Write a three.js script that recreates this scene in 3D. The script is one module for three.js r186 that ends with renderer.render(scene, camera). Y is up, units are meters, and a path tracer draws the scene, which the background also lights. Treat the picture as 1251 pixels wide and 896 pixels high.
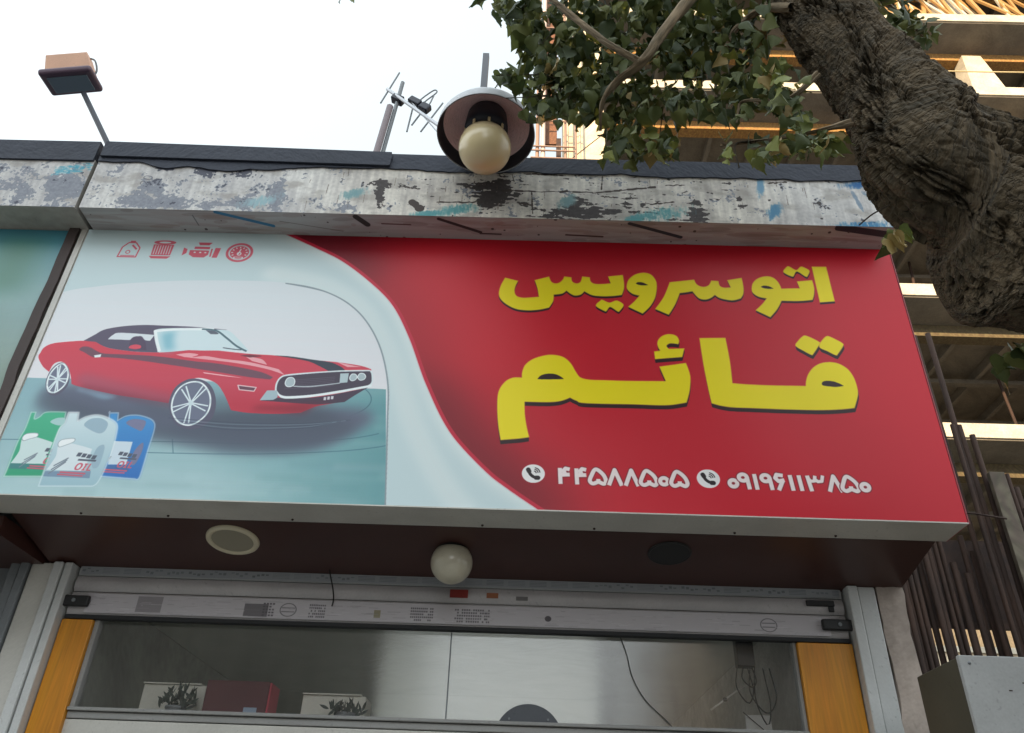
import * as THREE from 'three';
import { RoundedBoxGeometry } from 'three/addons/geometries/RoundedBoxGeometry.js';
import { mergeGeometries } from 'three/addons/utils/BufferGeometryUtils.js';
import { ImprovedNoise } from 'three/addons/math/ImprovedNoise.js';

// ------------------------------------------------------------------ camera, sky, sun, exposure
const scene = new THREE.Scene();
const rad = THREE.MathUtils.degToRad;
const camera = new THREE.PerspectiveCamera(49.13, 1024 / 733, 0.05, 500);
camera.position.set(0, 1.6, 3.1);
camera.rotation.set(rad(32.658), rad(1.017), rad(2.1135), 'YXZ');
camera.updateMatrixWorld(true);

const renderer = new THREE.WebGLRenderer({ antialias: true });
renderer.setSize(1024, 733);
renderer.toneMapping = THREE.LinearToneMapping;
renderer.toneMappingExposure = 2.35;
renderer.shadowMap.enabled = true;

// hazy, almost white sky, brighter on the sun's side and a little bluer towards the zenith
const toSun = new THREE.Vector3(-38, 16, 76).normalize();
{
  const W = 128, H = 64, d = new Float32Array(W * H * 4);
  for (let j = 0; j < H; j++) for (let i = 0; i < W; i++) {
    const el = ((j + 0.5) / H - 0.5) * Math.PI, t = Math.max(0, Math.sin(el));
    const az = ((i + 0.5) / W - 0.5) * 2 * Math.PI, dir = new THREE.Vector3(Math.cos(az) * Math.cos(el), Math.sin(el), Math.sin(az) * Math.cos(el));
    const near = (1 + dir.dot(toSun)) / 2, L = 0.36 + 0.95 * near * near, k = Math.pow(t, 0.55), o = (j * W + i) * 4;
    d[o] = L * (1.0 - 0.12 * k); d[o + 1] = L * (1.01 - 0.02 * k); d[o + 2] = L * (1.0 + 0.05 * k); d[o + 3] = 1;
  }
  const sky = new THREE.DataTexture(d, W, H, THREE.RGBAFormat, THREE.FloatType);
  sky.mapping = THREE.EquirectangularReflectionMapping; sky.magFilter = THREE.LinearFilter; sky.needsUpdate = true;
  scene.background = sky; scene.environment = sky;
}
// low warm sun behind the viewer's left shoulder; the houses across the street keep it off the shop
const sun = new THREE.DirectionalLight(new THREE.Color().setRGB(1, 0.74, 0.44), 4.2);
sun.position.set(-34, 24, 66); sun.target.position.set(4, 8, -10);
sun.castShadow = true; sun.shadow.radius = 2; sun.shadow.mapSize.set(2048, 2048);
Object.assign(sun.shadow.camera, { left: -45, right: 45, top: 45, bottom: -45, near: 1, far: 200 });
scene.add(sun, sun.target);

// ------------------------------------------------------------------ helpers
let seedN = 77;
const rnd = (a = 1, b) => { seedN = (seedN * 1664525 + 1013904223) >>> 0; const r = seedN / 4294967296; return b === undefined ? r * a : a + r * (b - a); };
const perlin = new ImprovedNoise();
const fbm = (x, y, z, n = 4) => { let s = 0, a = 0.5; for (let i = 0; i < n; i++) { s += a * perlin.noise(x, y, z); x *= 2.03; y *= 2.03; z *= 2.03; a *= 0.5; } return s; };
const clamp = (v, a = 0, b = 1) => Math.min(b, Math.max(a, v));
const step = (a, b, v) => { const t = clamp((v - a) / (b - a)); return t * t * (3 - 2 * t); };
// the point of the plane at depth z that lies in the direction of a photo pixel
const seen = (u, v, z) => {
  const p = new THREE.Vector3((u - 625.5) / 980, (448 - v) / 980, -1).applyQuaternion(camera.quaternion);
  return p.multiplyScalar((z - camera.position.z) / p.z).add(camera.position);
};
const used = new Map();
const numbered = (n) => { const k = used.get(n) ?? 0; used.set(n, k + 1); return k ? n + '_' + String(k).padStart(3, '0') : n; };
function tag(o, label, category, group) { Object.assign(o.userData, { label, category }); if (group) o.userData.group = group; return o; }
function thing(name, label, category, pos = [0, 0, 0], turn = 0, group) {
  const o = new THREE.Group(); o.name = numbered(name); o.position.set(...pos); o.rotation.y = turn; scene.add(o);
  return tag(o, label, category, group);
}
function mesh(name, geo, mat, parent, label) {
  const m = new THREE.Mesh(geo, mat); m.castShadow = m.receiveShadow = true;
  m.name = parent ? name : numbered(name);
  if (parent) { const k = parent.children.filter((c) => c.name === name || c.name.startsWith(name + '_0')).length; if (k) m.name = name + '_' + String(k).padStart(3, '0'); }
  (parent ?? scene).add(m); if (label) m.userData.label = label; return m;
}
function struct(name, geo, mat) { const m = mesh(name, geo, mat); m.userData.kind = 'structure'; return m; }
// uv in metres from the faces' own directions
function metreUV(g) {
  const n = g.attributes.normal, p = g.attributes.position, uv = new Float32Array(p.count * 2);
  for (let i = 0; i < p.count; i++) {
    const ax = Math.abs(n.getX(i)), ay = Math.abs(n.getY(i)), az = Math.abs(n.getZ(i));
    const x = p.getX(i), y = p.getY(i), z = p.getZ(i);
    const [a, b] = az >= ax && az >= ay ? [x, y] : ax >= ay ? [z, y] : [x, z];
    uv[i * 2] = a; uv[i * 2 + 1] = b;
  }
  g.setAttribute('uv', new THREE.BufferAttribute(uv, 2)); return g;
}
// a box between two corners, edges slightly rounded when r > 0
function box(x0, x1, y0, y1, z0, z1, r = 0) {
  const w = x1 - x0, h = y1 - y0, d = z1 - z0;
  const g = r ? new RoundedBoxGeometry(w, h, d, 2, Math.min(r, w / 2.1, h / 2.1, d / 2.1)) : new THREE.BoxGeometry(w, h, d);
  g.translate((x0 + x1) / 2, (y0 + y1) / 2, (z0 + z1) / 2); return metreUV(g);
}
const V = (x, y, z) => new THREE.Vector3(x, y, z);
function rod(a, b, r, r2 = r, seg = 8) {
  const d = b.clone().sub(a), g = new THREE.CylinderGeometry(r2, r, d.length(), seg);
  g.applyQuaternion(new THREE.Quaternion().setFromUnitVectors(V(0, 1, 0), d.clone().normalize()));
  const m = a.clone().add(b).multiplyScalar(0.5); return g.translate(m.x, m.y, m.z);
}
function bar(a, b, w, h) {
  const d = b.clone().sub(a), g = new THREE.BoxGeometry(w, d.length(), h);
  g.applyQuaternion(new THREE.Quaternion().setFromUnitVectors(V(0, 1, 0), d.clone().normalize()));
  const m = a.clone().add(b).multiplyScalar(0.5); return g.translate(m.x, m.y, m.z);
}
const tube = (pts, r, n = 24, s = 6) => new THREE.TubeGeometry(new THREE.CatmullRomCurve3(pts), n, r, s);
function prism(points, depth, bevel = 0) {
  const s = new THREE.Shape(points.map(([x, y]) => new THREE.Vector2(x, y)));
  return new THREE.ExtrudeGeometry(s, { depth, bevelEnabled: bevel > 0, bevelThickness: bevel, bevelSize: bevel, bevelSegments: 2, curveSegments: 12 });
}
const cleaned = (gs) => mergeGeometries(gs.map((g) => { const c = g.index ? g.toNonIndexed() : g.clone(); for (const k of Object.keys(c.attributes)) if (!['position', 'normal', 'uv'].includes(k)) c.deleteAttribute(k); return c; }));

// ------------------------------------------------------------------ materials
const lin = (r, g, b) => new THREE.Color().setRGB(r, g, b);
// tiling colour map round a mean of 1, read as a multiplier of the material's colour
function grainTex(size, repeat, fn) {
  const d = new Uint8Array(size * size * 4);
  for (let j = 0; j < size; j++) for (let i = 0; i < size; i++) {
    const c = fn(i / size, j / size), o = (j * size + i) * 4;
    for (let k = 0; k < 3; k++) d[o + k] = 255 * clamp(Array.isArray(c) ? c[k] : c);
    d[o + 3] = 255;
  }
  const t = new THREE.DataTexture(d, size, size, THREE.RGBAFormat); t.wrapS = t.wrapT = THREE.RepeatWrapping; t.magFilter = THREE.LinearFilter;
  t.minFilter = THREE.LinearMipmapLinearFilter; t.generateMipmaps = true; t.repeat.set(repeat, repeat); t.needsUpdate = true; return t;
}
// periodic fbm on the torus
const torus = (u, v, f, n = 4, z = 0) => {
  const a = u * 2 * Math.PI, b = v * 2 * Math.PI, r = f / (2 * Math.PI);
  return fbm(Math.cos(a) * r + 11 + z, Math.sin(a) * r + 3 + Math.cos(b) * r, Math.sin(b) * r + 7, n);
};
const concreteTex = grainTex(512, 0.35, (u, v) => { const m = torus(u, v, 5, 5), f = torus(u, v, 60, 3, 5); const c = 0.80 + 0.5 * m + 0.25 * f; return [c, c * 0.985, c * 0.96]; });
const concreteBump = grainTex(512, 0.5, (u, v) => 0.5 + 0.5 * torus(u, v, 30, 5) + 0.4 * torus(u, v, 120, 2, 4));
const dirtyTex = grainTex(1024, 0.7, (u, v) => { const m = torus(u, v, 6, 5, 9), s = torus(u, v, 70, 3, 2), g = torus(u, v, 170, 2, 1), w = torus(u, v, 2, 3, 3); const c = 0.87 + 0.20 * m + 0.10 * g + 0.12 * w - 0.16 * step(0.26, 0.36, s) * step(0, 0.2, m + 0.1); return [c, c * 0.985, c * 0.955]; });
const woodTex = grainTex(512, 0.9, (u, v) => {
  const w = torus(u, v, 3, 3, 4), ring = Math.sin((u * 9 + w * 3.4) * 2 * Math.PI) * 0.5 + 0.5, f = torus(u, v, 18, 4, 7);
  const c = 0.70 + 0.24 * ring * step(-0.3, 0.3, f) + 0.35 * f; return [c, c * (0.9 + 0.1 * ring), c * 0.8];
});
const grainWood = grainTex(512, 1, (u, v) => { const w = torus(u, v, 3, 3, 4), f = torus(u, v, 46, 4, 7), k = torus(u, v, 9, 3, 17); const c = 0.80 + 0.30 * f + 0.34 * w + 0.25 * k; return [c, c * (0.94 + 0.3 * w), c * 0.8]; });
grainWood.repeat.set(2.4, 0.16);
const rustTex = grainTex(256, 1.6, (u, v) => { const m = torus(u, v, 9, 5, 2); const c = 0.75 + 0.9 * m; return [c, c * (0.86 - 0.2 * m), c * (0.8 - 0.4 * m)]; });
const asphaltTex = grainTex(512, 0.7, (u, v) => 0.72 + 0.5 * torus(u, v, 5, 3) + 0.5 * torus(u, v, 130, 2, 6));
const mat = (c, rough = 0.7, o = {}) => new THREE.MeshStandardMaterial({ color: c, roughness: rough, ...o });
const concrete = (c, o = {}) => mat(c, 0.92, { map: concreteTex, bumpMap: concreteBump, bumpScale: 0.006, ...o });
const M = {
  frameWhite: mat(lin(0.58, 0.57, 0.54), 0.4, { map: dirtyTex }),
  alu: mat(lin(0.60, 0.62, 0.63), 0.42, { map: dirtyTex }),
  aluDark: mat(lin(0.30, 0.30, 0.30), 0.45, { map: dirtyTex }),
  soffit: mat(lin(0.062, 0.024, 0.020), 0.38, { map: dirtyTex }),
  bitumen: mat(lin(0.020, 0.026, 0.046), 0.7, { map: dirtyTex, bumpMap: concreteBump, bumpScale: 0.006 }),
  plaster: concrete(lin(0.46, 0.44, 0.41)),
  oldConcrete: concrete(lin(0.36, 0.35, 0.33)),
  black: mat(lin(0.012, 0.012, 0.013), 0.5),
  rubber: mat(lin(0.012, 0.013, 0.015), 0.65),
  wood: mat(lin(0.66, 0.265, 0.022), 0.38, { map: grainWood }),
  rust: mat(lin(0.075, 0.050, 0.040), 0.85, { map: rustTex, bumpMap: concreteBump, bumpScale: 0.003 }),
  rustDark: mat(lin(0.055, 0.036, 0.03), 0.85, { map: rustTex }),
  steelGrey: mat(lin(0.20, 0.22, 0.24), 0.6, { map: dirtyTex }),
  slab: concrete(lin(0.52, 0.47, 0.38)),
  slabShaded: concrete(lin(0.22, 0.20, 0.17)),  // darker copy of slab: the shade under the floors is in the colour
  formwork: mat(lin(0.42, 0.24, 0.09), 0.8, { map: woodTex }),
  cream: concrete(lin(0.62, 0.52, 0.38)),
  asphalt: mat(lin(0.07, 0.07, 0.07), 0.95, { map: asphaltTex }),
  paving: concrete(lin(0.30, 0.29, 0.27)),
  globe: new THREE.MeshPhysicalMaterial({ color: lin(0.64, 0.52, 0.30), roughness: 0.28, clearcoat: 0.5, clearcoatRoughness: 0.15 }),
  navy: mat(lin(0.016, 0.018, 0.030), 0.5),
  galvanised: mat(lin(0.42, 0.43, 0.45), 0.4, { metalness: 0.6 }),
  cable: mat(lin(0.01, 0.01, 0.01), 0.6),
};

const PRINT = {
  titleBig: ['2166,1152! 2152,1076 2144,981 2147,908 2173,857 2208,833 2250,831! 2251,800 2264,761 2299,728 2354,706 2397,702 2441,714 2473,746 2496,792 2516,821 2555,832 2626,833 2754,833 2904,829! 2880,751! 3003,727! 3017,796 3008,872 2988,938! 2923,952 2860,956 2748,955 2538,956 2496,944 2468,929! 2426,948 2370,956 2265,957! 2268,1025 2278,1088 2289,1134! 2249,1142 2208,1147', '2861,668! 2890,662! 2881,641 2880,614 2895,587 2922,570 2952,568 2973,578 2982,602 2976,623! 2959,620 2937,620 2922,631 2923,642 2931,651! 3003,646! 2989,694! 2863,710!', '3079,585! 3201,580! 3207,705 3205,830! 3270,834 3383,836 3535,834! 3542,804 3557,770 3584,735 3621,710 3662,701 3704,707 3739,732 3759,772 3766,822 3762,872 3733,942! 3672,951 3574,958 3407,959 3254,957 3185,956 3137,949 3100,938! 3093,869 3084,743', '3524,614 3540,586 3566,559 3582,555 3612,570 3638,589 3640,598 3601,655 3589,663 3556,641', '3640,598 3660,571 3677,556 3692,556 3728,578 3748,595 3745,610 3714,653 3702,661 3666,639 3636,621'],
  titleBigHole: ['2321,837! 2333,820 2355,809 2380,806 2405,809 2426,820 2440,832! 2412,834 2355,837', '3610,821 3617,809 3636,804 3664,806 3687,815 3707,828! 3673,834 3638,832 3616,829'],
  title: ['2153,252! 2218,270! 2205,306 2202,338 2213,364 2242,374 2280,371 2321,366! 2313,312 2299,263! 2370,238! 2381,269 2399,280 2420,275 2438,254 2445,235! 2480,239! 2485,266 2505,277 2523,269 2530,251 2534,232! 2571,236! 2576,263 2597,277 2639,276 2673,271! 2662,228! 2735,216! 2739,262 2737,302 2725,341! 2679,349 2630,352 2581,347 2543,324! 2525,345 2497,352 2476,342 2455,323! 2434,342 2393,350! 2391,389 2371,429! 2323,443 2268,449 2212,442 2163,414 2133,380 2126,345 2134,300', '2597,411 2619,380 2629,374 2662,390 2692,377 2709,380 2731,402 2710,439 2700,441 2666,416 2648,439 2638,441', '2752,279 2764,243 2798,210 2841,198 2876,210 2897,248 2898,293 2885,355 2857,408 2820,450! 2753,412! 2786,376 2811,342! 2778,332 2754,306', '2882,421! 2929,345 2964,254! 3086,234! 3097,264 3124,278 3153,268 3170,237! 3205,239! 3209,269 3229,280 3261,277! 3249,232! 3322,215! 3324,270 3318,314 3302,343! 3263,356 3221,351 3195,341 3179,326! 3152,348 3123,356 3096,346 3071,307! 3036,315 3008,320! 2982,387 2945,453!', '3363,282 3374,245 3403,215 3444,201 3478,209 3499,237 3509,277! 3553,274 3599,272! 3592,229! 3668,218! 3670,267 3661,312 3649,341! 3583,350 3498,351! 3471,401 3430,452! 3365,413! 3403,373 3428,339! 3391,330 3366,308', '3534,167 3557,136 3571,136 3600,156 3625,134 3642,138 3665,158 3651,191 3640,196 3602,165 3580,196 3569,196 3549,185', '3681,132! 3753,130! 3756,346! 3683,355!'],
  titleHole: ['2797,267! 2810,259 2831,261 2857,276! 2830,278 2809,275', '3410,269! 3425,261 3449,264 3470,278! 3440,279 3420,275'],
  swoosh: ['-96,-52! 907,-51! 1185,90 1344,181 1505,317 1621,448 1719,637 1817,881 1939,1116 2098,1295 2205,1382 2357,1486! 1143,1567! -36,1570! -238,1075!'],
  swooshEdge: ['907,-51! 1185,90 1344,181 1505,317 1621,448 1719,637 1817,881 1939,1116 2098,1295 2205,1382 2357,1486!'],
  innerEdge: ['991,267! 1244,320 1419,420 1534,548 1647,754 1782,1092 1929,1361 2041,1496!'],
  picture: ['-417,730! -53,444 165,371 477,330 797,314 1082,320 1292,369 1455,478 1574,651 1645,865 1671,1096 1708,1507! -72,1564!'],
  pictureEdge: ['1082,320! 1292,369 1455,478 1574,651 1645,865 1671,1096 1708,1507!'],
  floorArea: ['-352,886! 50,904 627,894 1115,904 1639,913! 1709,1514! -70,1571!'],
  tileLine: ['0,1218! 711,1207 1137,1202 1488,1170 1633,1138!', '478,1262! 1077,1255 1496,1226 1669,1196!', '743,1194! 764,1261!'],
  shade: ['95,980 173,934 457,951 741,1044 1039,1075 1292,1026 1538,1018 1599,1066 1519,1141 1353,1218 1071,1227 815,1196 513,1142 240,1081'],
  carBody: ['13,786 16,766 23,737 53,715 111,703 198,694 254,699 303,724 355,736 454,747 564,748 656,737 696,730 749,725 813,727 882,733 987,742 1103,747 1200,756 1297,767 1386,774 1503,790 1559,808! 1571,886! 1520,922 1463,981! 1387,999 1337,1012 1277,1045! 1182,1054 1052,1054 965,1042! 911,954 859,901 780,880 713,906 684,946 679,1016! 566,999 415,977 258,944 215,930! 195,884 166,837 128,813 99,827 92,870! 57,845 26,810'],
  carTop: ['194,694! 235,659 274,627 358,605 453,595 551,596 663,597 761,603 853,610! 751,617 542,616 511,629! 564,748! 454,747 355,736 303,724 254,699!'],
  carSideGlass: ['305,682! 321,657 355,643 517,650! 505,684! 480,681 457,660 431,665 408,683!'],
  carSeat: ['416,732! 412,683 424,664 451,663 481,685 503,738!'],
  carScreenFrame: ['511,625! 541,613 665,607 763,611 854,614 912,658 978,724! 947,725! 751,731! 696,731 656,737 557,746!'],
  carScreen: ['537,630! 668,617 765,619 843,625 894,667 939,719! 825,727 696,730 582,739!'],
  carScreenTint: ['542,635! 614,624! 613,676 638,733! 583,737!'],
  carMirror: ['418,728 421,714 443,707 468,712 472,726 450,733'],
  carStripe: ['190,744 202,727 237,730 301,760 391,764 501,766 598,773 738,791 829,798 947,816 1059,840 1118,866! 1107,878! 1012,869 887,850 748,830 608,811 510,798 397,786 308,783 268,784 219,759'],
  carHandle: ['268,774! 300,766! 301,783! 275,786!'],
  hoodStripe: ['1102,747! 1177,750 1274,763 1364,776 1415,797 1441,818! 1365,824! 1321,800 1263,774 1179,758!'],
  hoodShine: ['645,757! 700,747 749,754 726,769 785,761 870,774 995,788 1136,822! 1169,852! 1083,823 942,796 803,781 692,770!', '967,755! 1045,769 1078,800! 1007,782!', '1398,775! 1467,789 1516,797! 1449,800!'],
  carCrease: ['793,849! 890,861 986,875! 891,866 801,855!'],
  grilleRim: ['1144,935! 1141,900 1152,868 1182,852 1287,837 1419,823 1552,816! 1566,831 1572,878 1556,898! 1434,929 1307,956 1190,967 1162,957!'],
  grille: ['1156,926! 1156,892 1178,864 1288,845 1420,831 1553,824! 1564,871! 1522,892 1419,914 1304,941 1214,953 1174,949!'],
  grilleBar: ['1219,907! 1298,906 1428,884! 1428,889! 1299,912 1220,913!'],
  bumper: ['1155,946! 1196,963 1306,952 1434,925 1572,890! 1573,901! 1436,938 1308,965 1205,976 1171,970!'],
  chin: ['1087,978! 1165,972 1309,967 1436,940 1557,906! 1497,954 1462,985! 1366,999 1314,1001 1182,994 1089,990!'],
  sideLamp: ['968,913! 1053,922! 1047,942! 979,936!'],
  bumperCorner: ['1105,936! 1148,934! 1158,968 1141,984! 1082,988!'],
  headLamp: ['1179,887 1188,867 1208,865 1221,882 1219,905 1200,914 1184,906', '1467,858 1474,838 1491,838 1500,853 1492,869 1476,872', '1503,853 1510,833 1528,833 1539,848 1533,864 1515,868'],
  lampBars: ['1421,836! 1460,833! 1460,882! 1425,887!'],
  wheelFront: ['684,1022 681,961 702,914 748,885 811,895 856,932 888,1000 893,1074 860,1127 799,1143 743,1123 706,1080'],
  rimFront: ['697,1029 695,976 713,929 753,903 800,907 839,944 862,993 865,1053 840,1098 801,1123 753,1112 718,1076'],
  wheelRear: ['98,934 93,879 108,835 136,818 172,845 194,892 200,938 183,977 155,993 124,979'],
  rimRear: ['105,934 100,887 114,843 138,824 167,849 185,888 187,931 169,966 147,978 123,968'],
  jugGreen: ['80,1391! 81,1343 79,1231 88,1160 85,1081! 106,1081! 111,1114 131,1103 152,1079 238,1076! 247,1135! 237,1175 247,1386!'],
  jugGreenHole: ['186,1127 208,1107 243,1106 247,1135 226,1143'],
  jugBlue: ['484,1378! 437,1096 430,1074! 471,1072! 479,1111! 510,1087 555,1081 604,1091 638,1110 652,1148 652,1244 652,1373 636,1386!'],
  jugBlueHole: ['521,1123 538,1103 578,1102 605,1114 599,1156 568,1148', '604,1233 622,1216 628,1257 616,1316 597,1317 592,1271'],
  jugWhite: ['241,1431! 239,1362 236,1238 238,1162 252,1135! 250,1076! 296,1075! 305,1120! 332,1097 381,1085 438,1100 481,1128 494,1179 499,1261 493,1354 482,1408 465,1424!'],
  jugWhiteHole: ['338,1132 359,1106 398,1101 432,1116 443,1136 436,1168 410,1175 356,1151', '424,1295 431,1245 455,1231 465,1262 464,1330 445,1343 431,1325'],
  jugLabel: ['85,1330! 101,1274 101,1198 231,1226! 227,1329!', '248,1356! 266,1294 271,1225 411,1252! 410,1357!', '489,1211! 575,1212! 578,1321! 501,1323!'],
  jugLogo: ['256,1231 267,1212 316,1204 321,1220 292,1237 267,1247', '91,1208 104,1188 148,1184 154,1200 124,1213 102,1222'],
  jugBand: ['245,1362! 438,1356! 443,1389! 245,1386!', '85,1330! 228,1331! 234,1356! 85,1355!', '499,1326! 593,1323! 596,1351! 502,1354!'],
  pillarLeft: ['562,736! 536,684 514,628! 597,616 735,610 782,610!'],
  pillarRight: ['735,610! 802,617 858,656 913,699 965,727!'],
  wiper: ['856,712! 899,718 941,721!'],
  mirrorIn: ['750,615! 793,619 816,635 779,637!'],
  scoop: ['943,753! 988,746 1044,753 991,762!'],
  gapLight: ['260,944! 315,949 385,964 439,986 385,1002 306,977 254,962'],
  lowShade: ['96,976! 330,1040 518,1084 721,1126 879,1062! 962,1044 1083,1036 1208,1051 1335,1027! 1473,1073 1524,1096 1520,1130 1406,1200 1244,1243 991,1251 727,1213 549,1190 367,1157 110,1067'],
  valance: ['1079,1016! 1200,1007 1329,992 1425,984! 1333,1012 1286,1049 1154,1043 1048,1037!'],
};

// ------------------------------------------------------------------ drawing on canvases
function canvasTex(w, h, draw) {
  const c = document.createElement('canvas'); c.width = w; c.height = h; draw(c.getContext('2d'), w, h);
  const t = new THREE.CanvasTexture(c); t.colorSpace = THREE.SRGBColorSpace; t.anisotropy = 8; return t;
}
// smooth outline through 'x,y' points; '!' marks a corner
function outline(ctx, text, closed = true) {
  const p = text.split(' ').map((s) => { const [x, y] = s.replace('!', '').split(',').map(Number); return { x, y, c: s.endsWith('!') }; }), n = p.length;
  ctx.moveTo(p[0].x, p[0].y);
  for (let i = 0; i < (closed ? n : n - 1); i++) {
    const a = p[i], b = p[(i + 1) % n], z = closed || i > 0 ? p[(i - 1 + n) % n] : a, d = closed || i + 2 < n ? p[(i + 2) % n] : b;
    const k = 1 / 6, t1 = a.c ? [0, 0] : [(b.x - z.x) * k, (b.y - z.y) * k], t2 = b.c ? [0, 0] : [(d.x - a.x) * k, (d.y - a.y) * k];
    ctx.bezierCurveTo(a.x + t1[0], a.y + t1[1], b.x - t2[0], b.y - t2[1], b.x, b.y);
  }
  if (closed) ctx.closePath();
}
const fillAll = (ctx, list, style) => { ctx.fillStyle = style; for (const t of list) { ctx.beginPath(); outline(ctx, t); ctx.fill(); } };
const strokeAll = (ctx, list, style, w, closed = false) => { ctx.strokeStyle = style; ctx.lineWidth = w; ctx.lineJoin = ctx.lineCap = 'round'; for (const t of list) { ctx.beginPath(); outline(ctx, t, closed); ctx.stroke(); } };

// the printed sheet of the shop sign, in millimetres from its upper left corner (4100 x 1474)
function drawSign(ctx, W) {
  ctx.scale(W / 4100, W / 4100);
  // red field, with the printer's darker burgundy along the curve
  ctx.fillStyle = '#c21529'; ctx.fillRect(0, 0, 4100, 1480);
  const swoosh = new Path2D();
  ctx.save(); ctx.filter = 'blur(60px)'; strokeAll(ctx, PRINT.swooshEdge, 'rgba(66,14,26,0.75)', 220); ctx.filter = 'none'; ctx.restore();
  ctx.save(); ctx.filter = 'blur(70px)'; ctx.fillStyle = 'rgba(50,12,24,0.6)'; ctx.fillRect(900, -120, 620, 190); ctx.filter = 'none'; ctx.restore();
  ctx.save(); ctx.filter = 'blur(40px)'; ctx.fillStyle = 'rgba(205,28,44,0.55)'; ctx.beginPath(); ctx.ellipse(2150, 450, 700, 420, 0, 0, 7); ctx.fill(); ctx.filter = 'none'; ctx.restore();
  strokeAll(ctx, PRINT.swooshEdge, '#c0243c', 34);
  // pale sweep
  ctx.save(); ctx.beginPath(); outline(ctx, PRINT.swoosh[0]); ctx.clip();
  ctx.fillStyle = '#c3d5d8'; ctx.fillRect(0, 0, 4100, 1480);
  ctx.filter = 'blur(14px)';
  strokeAll(ctx, PRINT.innerEdge, '#e3ebea', 70); strokeAll(ctx, PRINT.innerEdge, '#aabfc3', 16);
  strokeAll(ctx, PRINT.swooshEdge, '#e6ecea', 40); ctx.filter = 'none';
  strokeAll(ctx, PRINT.swooshEdge, '#d3bcc0', 7);
  ctx.restore();
  // picture
  ctx.save(); ctx.beginPath(); outline(ctx, PRINT.picture[0]); ctx.clip();
  let g = ctx.createLinearGradient(0, 250, 0, 900); g.addColorStop(0, '#d3dbdf'); g.addColorStop(1, '#e4e2e6'); ctx.fillStyle = g; ctx.fillRect(0, 0, 2200, 1480);
  g = ctx.createLinearGradient(0, 850, 0, 1474); g.addColorStop(0, '#8db1ba'); g.addColorStop(0.35, '#92b6bd'); g.addColorStop(1, '#b0cccf');
  fillAll(ctx, PRINT.floorArea, g);
  const fr = ctx.createLinearGradient(900, 0, 1750, 0); fr.addColorStop(0, 'rgba(80,140,145,0)'); fr.addColorStop(1, 'rgba(80,140,145,0.75)'); fillAll(ctx, PRINT.floorArea, fr);
  ctx.filter = 'blur(5px)'; for (let i = 0; i < 90; i++) { ctx.fillStyle = `rgba(${rnd() < 0.5 ? '220,236,238' : '84,122,132'},${rnd(0.03, 0.10)})`; ctx.fillRect(rnd(0, 1700), rnd(880, 1470), rnd(120, 500), rnd(8, 40)); } ctx.filter = 'none';
  strokeAll(ctx, PRINT.tileLine, 'rgba(70,110,125,0.7)', 4);
  ctx.strokeStyle = 'rgba(60,96,112,0.6)'; ctx.lineWidth = 5; ctx.beginPath(); ctx.ellipse(960, 960, 620, 170, 0.02, -0.35, 1.9); ctx.stroke(); ctx.beginPath(); ctx.ellipse(1240, 900, 260, 110, 0.02, -0.5, 1.2); ctx.stroke();
  ctx.filter = 'blur(12px)'; fillAll(ctx, PRINT.shade, '#63697c'); fillAll(ctx, PRINT.lowShade, 'rgba(86,94,108,0.75)'); ctx.filter = 'blur(22px)';
  ctx.fillStyle = 'rgba(74,80,94,0.6)'; ctx.beginPath(); ctx.ellipse(1000, 1040, 460, 70, 0.05, 0, 7); ctx.fill(); ctx.filter = 'blur(5px)'; fillAll(ctx, PRINT.gapLight, 'rgba(140,180,200,0.8)'); ctx.filter = 'none';
  // wheels behind the body sides, then the body
  fillAll(ctx, PRINT.wheelRear, '#5f5d70'); fillAll(ctx, PRINT.wheelFront, '#5f5d70');
  const rim = (text, spokes, lean) => {
    fillAll(ctx, text, '#70768a'); strokeAll(ctx, text, '#cfdbe0', 8, true); ctx.save(); ctx.setLineDash([40, 26]); strokeAll(ctx, text, '#f0f5f6', 5, true); ctx.restore();
    const p = text[0].split(' ').map((s) => s.split(',').map(parseFloat)), cx = p.reduce((s, q) => s + q[0], 0) / p.length, cy = p.reduce((s, q) => s + q[1], 0) / p.length;
    const rx = Math.max(...p.map((q) => Math.abs(q[0] - cx))) * 0.9, ry = Math.max(...p.map((q) => Math.abs(q[1] - cy))) * 0.9;
    ctx.strokeStyle = '#dfeaee'; ctx.lineCap = 'round'; ctx.lineWidth = 6.5;
    for (let i = 0; i < spokes; i++) for (const o of [-0.13, 0.13]) { const a = i / spokes * 6.283 + lean; ctx.beginPath(); ctx.moveTo(cx + Math.cos(a + o * 2) * rx * 0.12, cy + Math.sin(a + o * 2) * ry * 0.12); ctx.lineTo(cx + Math.cos(a + o) * rx, cy + Math.sin(a + o) * ry); ctx.stroke(); }
    ctx.fillStyle = '#cfdde2'; ctx.beginPath(); ctx.ellipse(cx, cy, rx * 0.14, ry * 0.14, 0, 0, 7); ctx.fill();
  };
  g = ctx.createLinearGradient(0, 560, 0, 1010); g.addColorStop(0, '#dc4a58'); g.addColorStop(0.4, '#cf4657'); g.addColorStop(0.75, '#c94a5c'); g.addColorStop(1, '#c03c4e');
  fillAll(ctx, PRINT.carBody, g);
  ctx.filter = 'blur(9px)'; strokeAll(ctx, ['260,905 450,950 700,1000'], 'rgba(150,96,116,0.5)', 60); ctx.filter = 'none';
  fillAll(ctx, PRINT.hoodShine, 'rgba(246,196,202,0.75)'); fillAll(ctx, PRINT.carCrease, '#f2c0c6');
  fillAll(ctx, PRINT.carTop, '#5d566a'); fillAll(ctx, PRINT.carSideGlass, '#d9dfe4'); fillAll(ctx, PRINT.carSeat, '#574a60');
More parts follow.
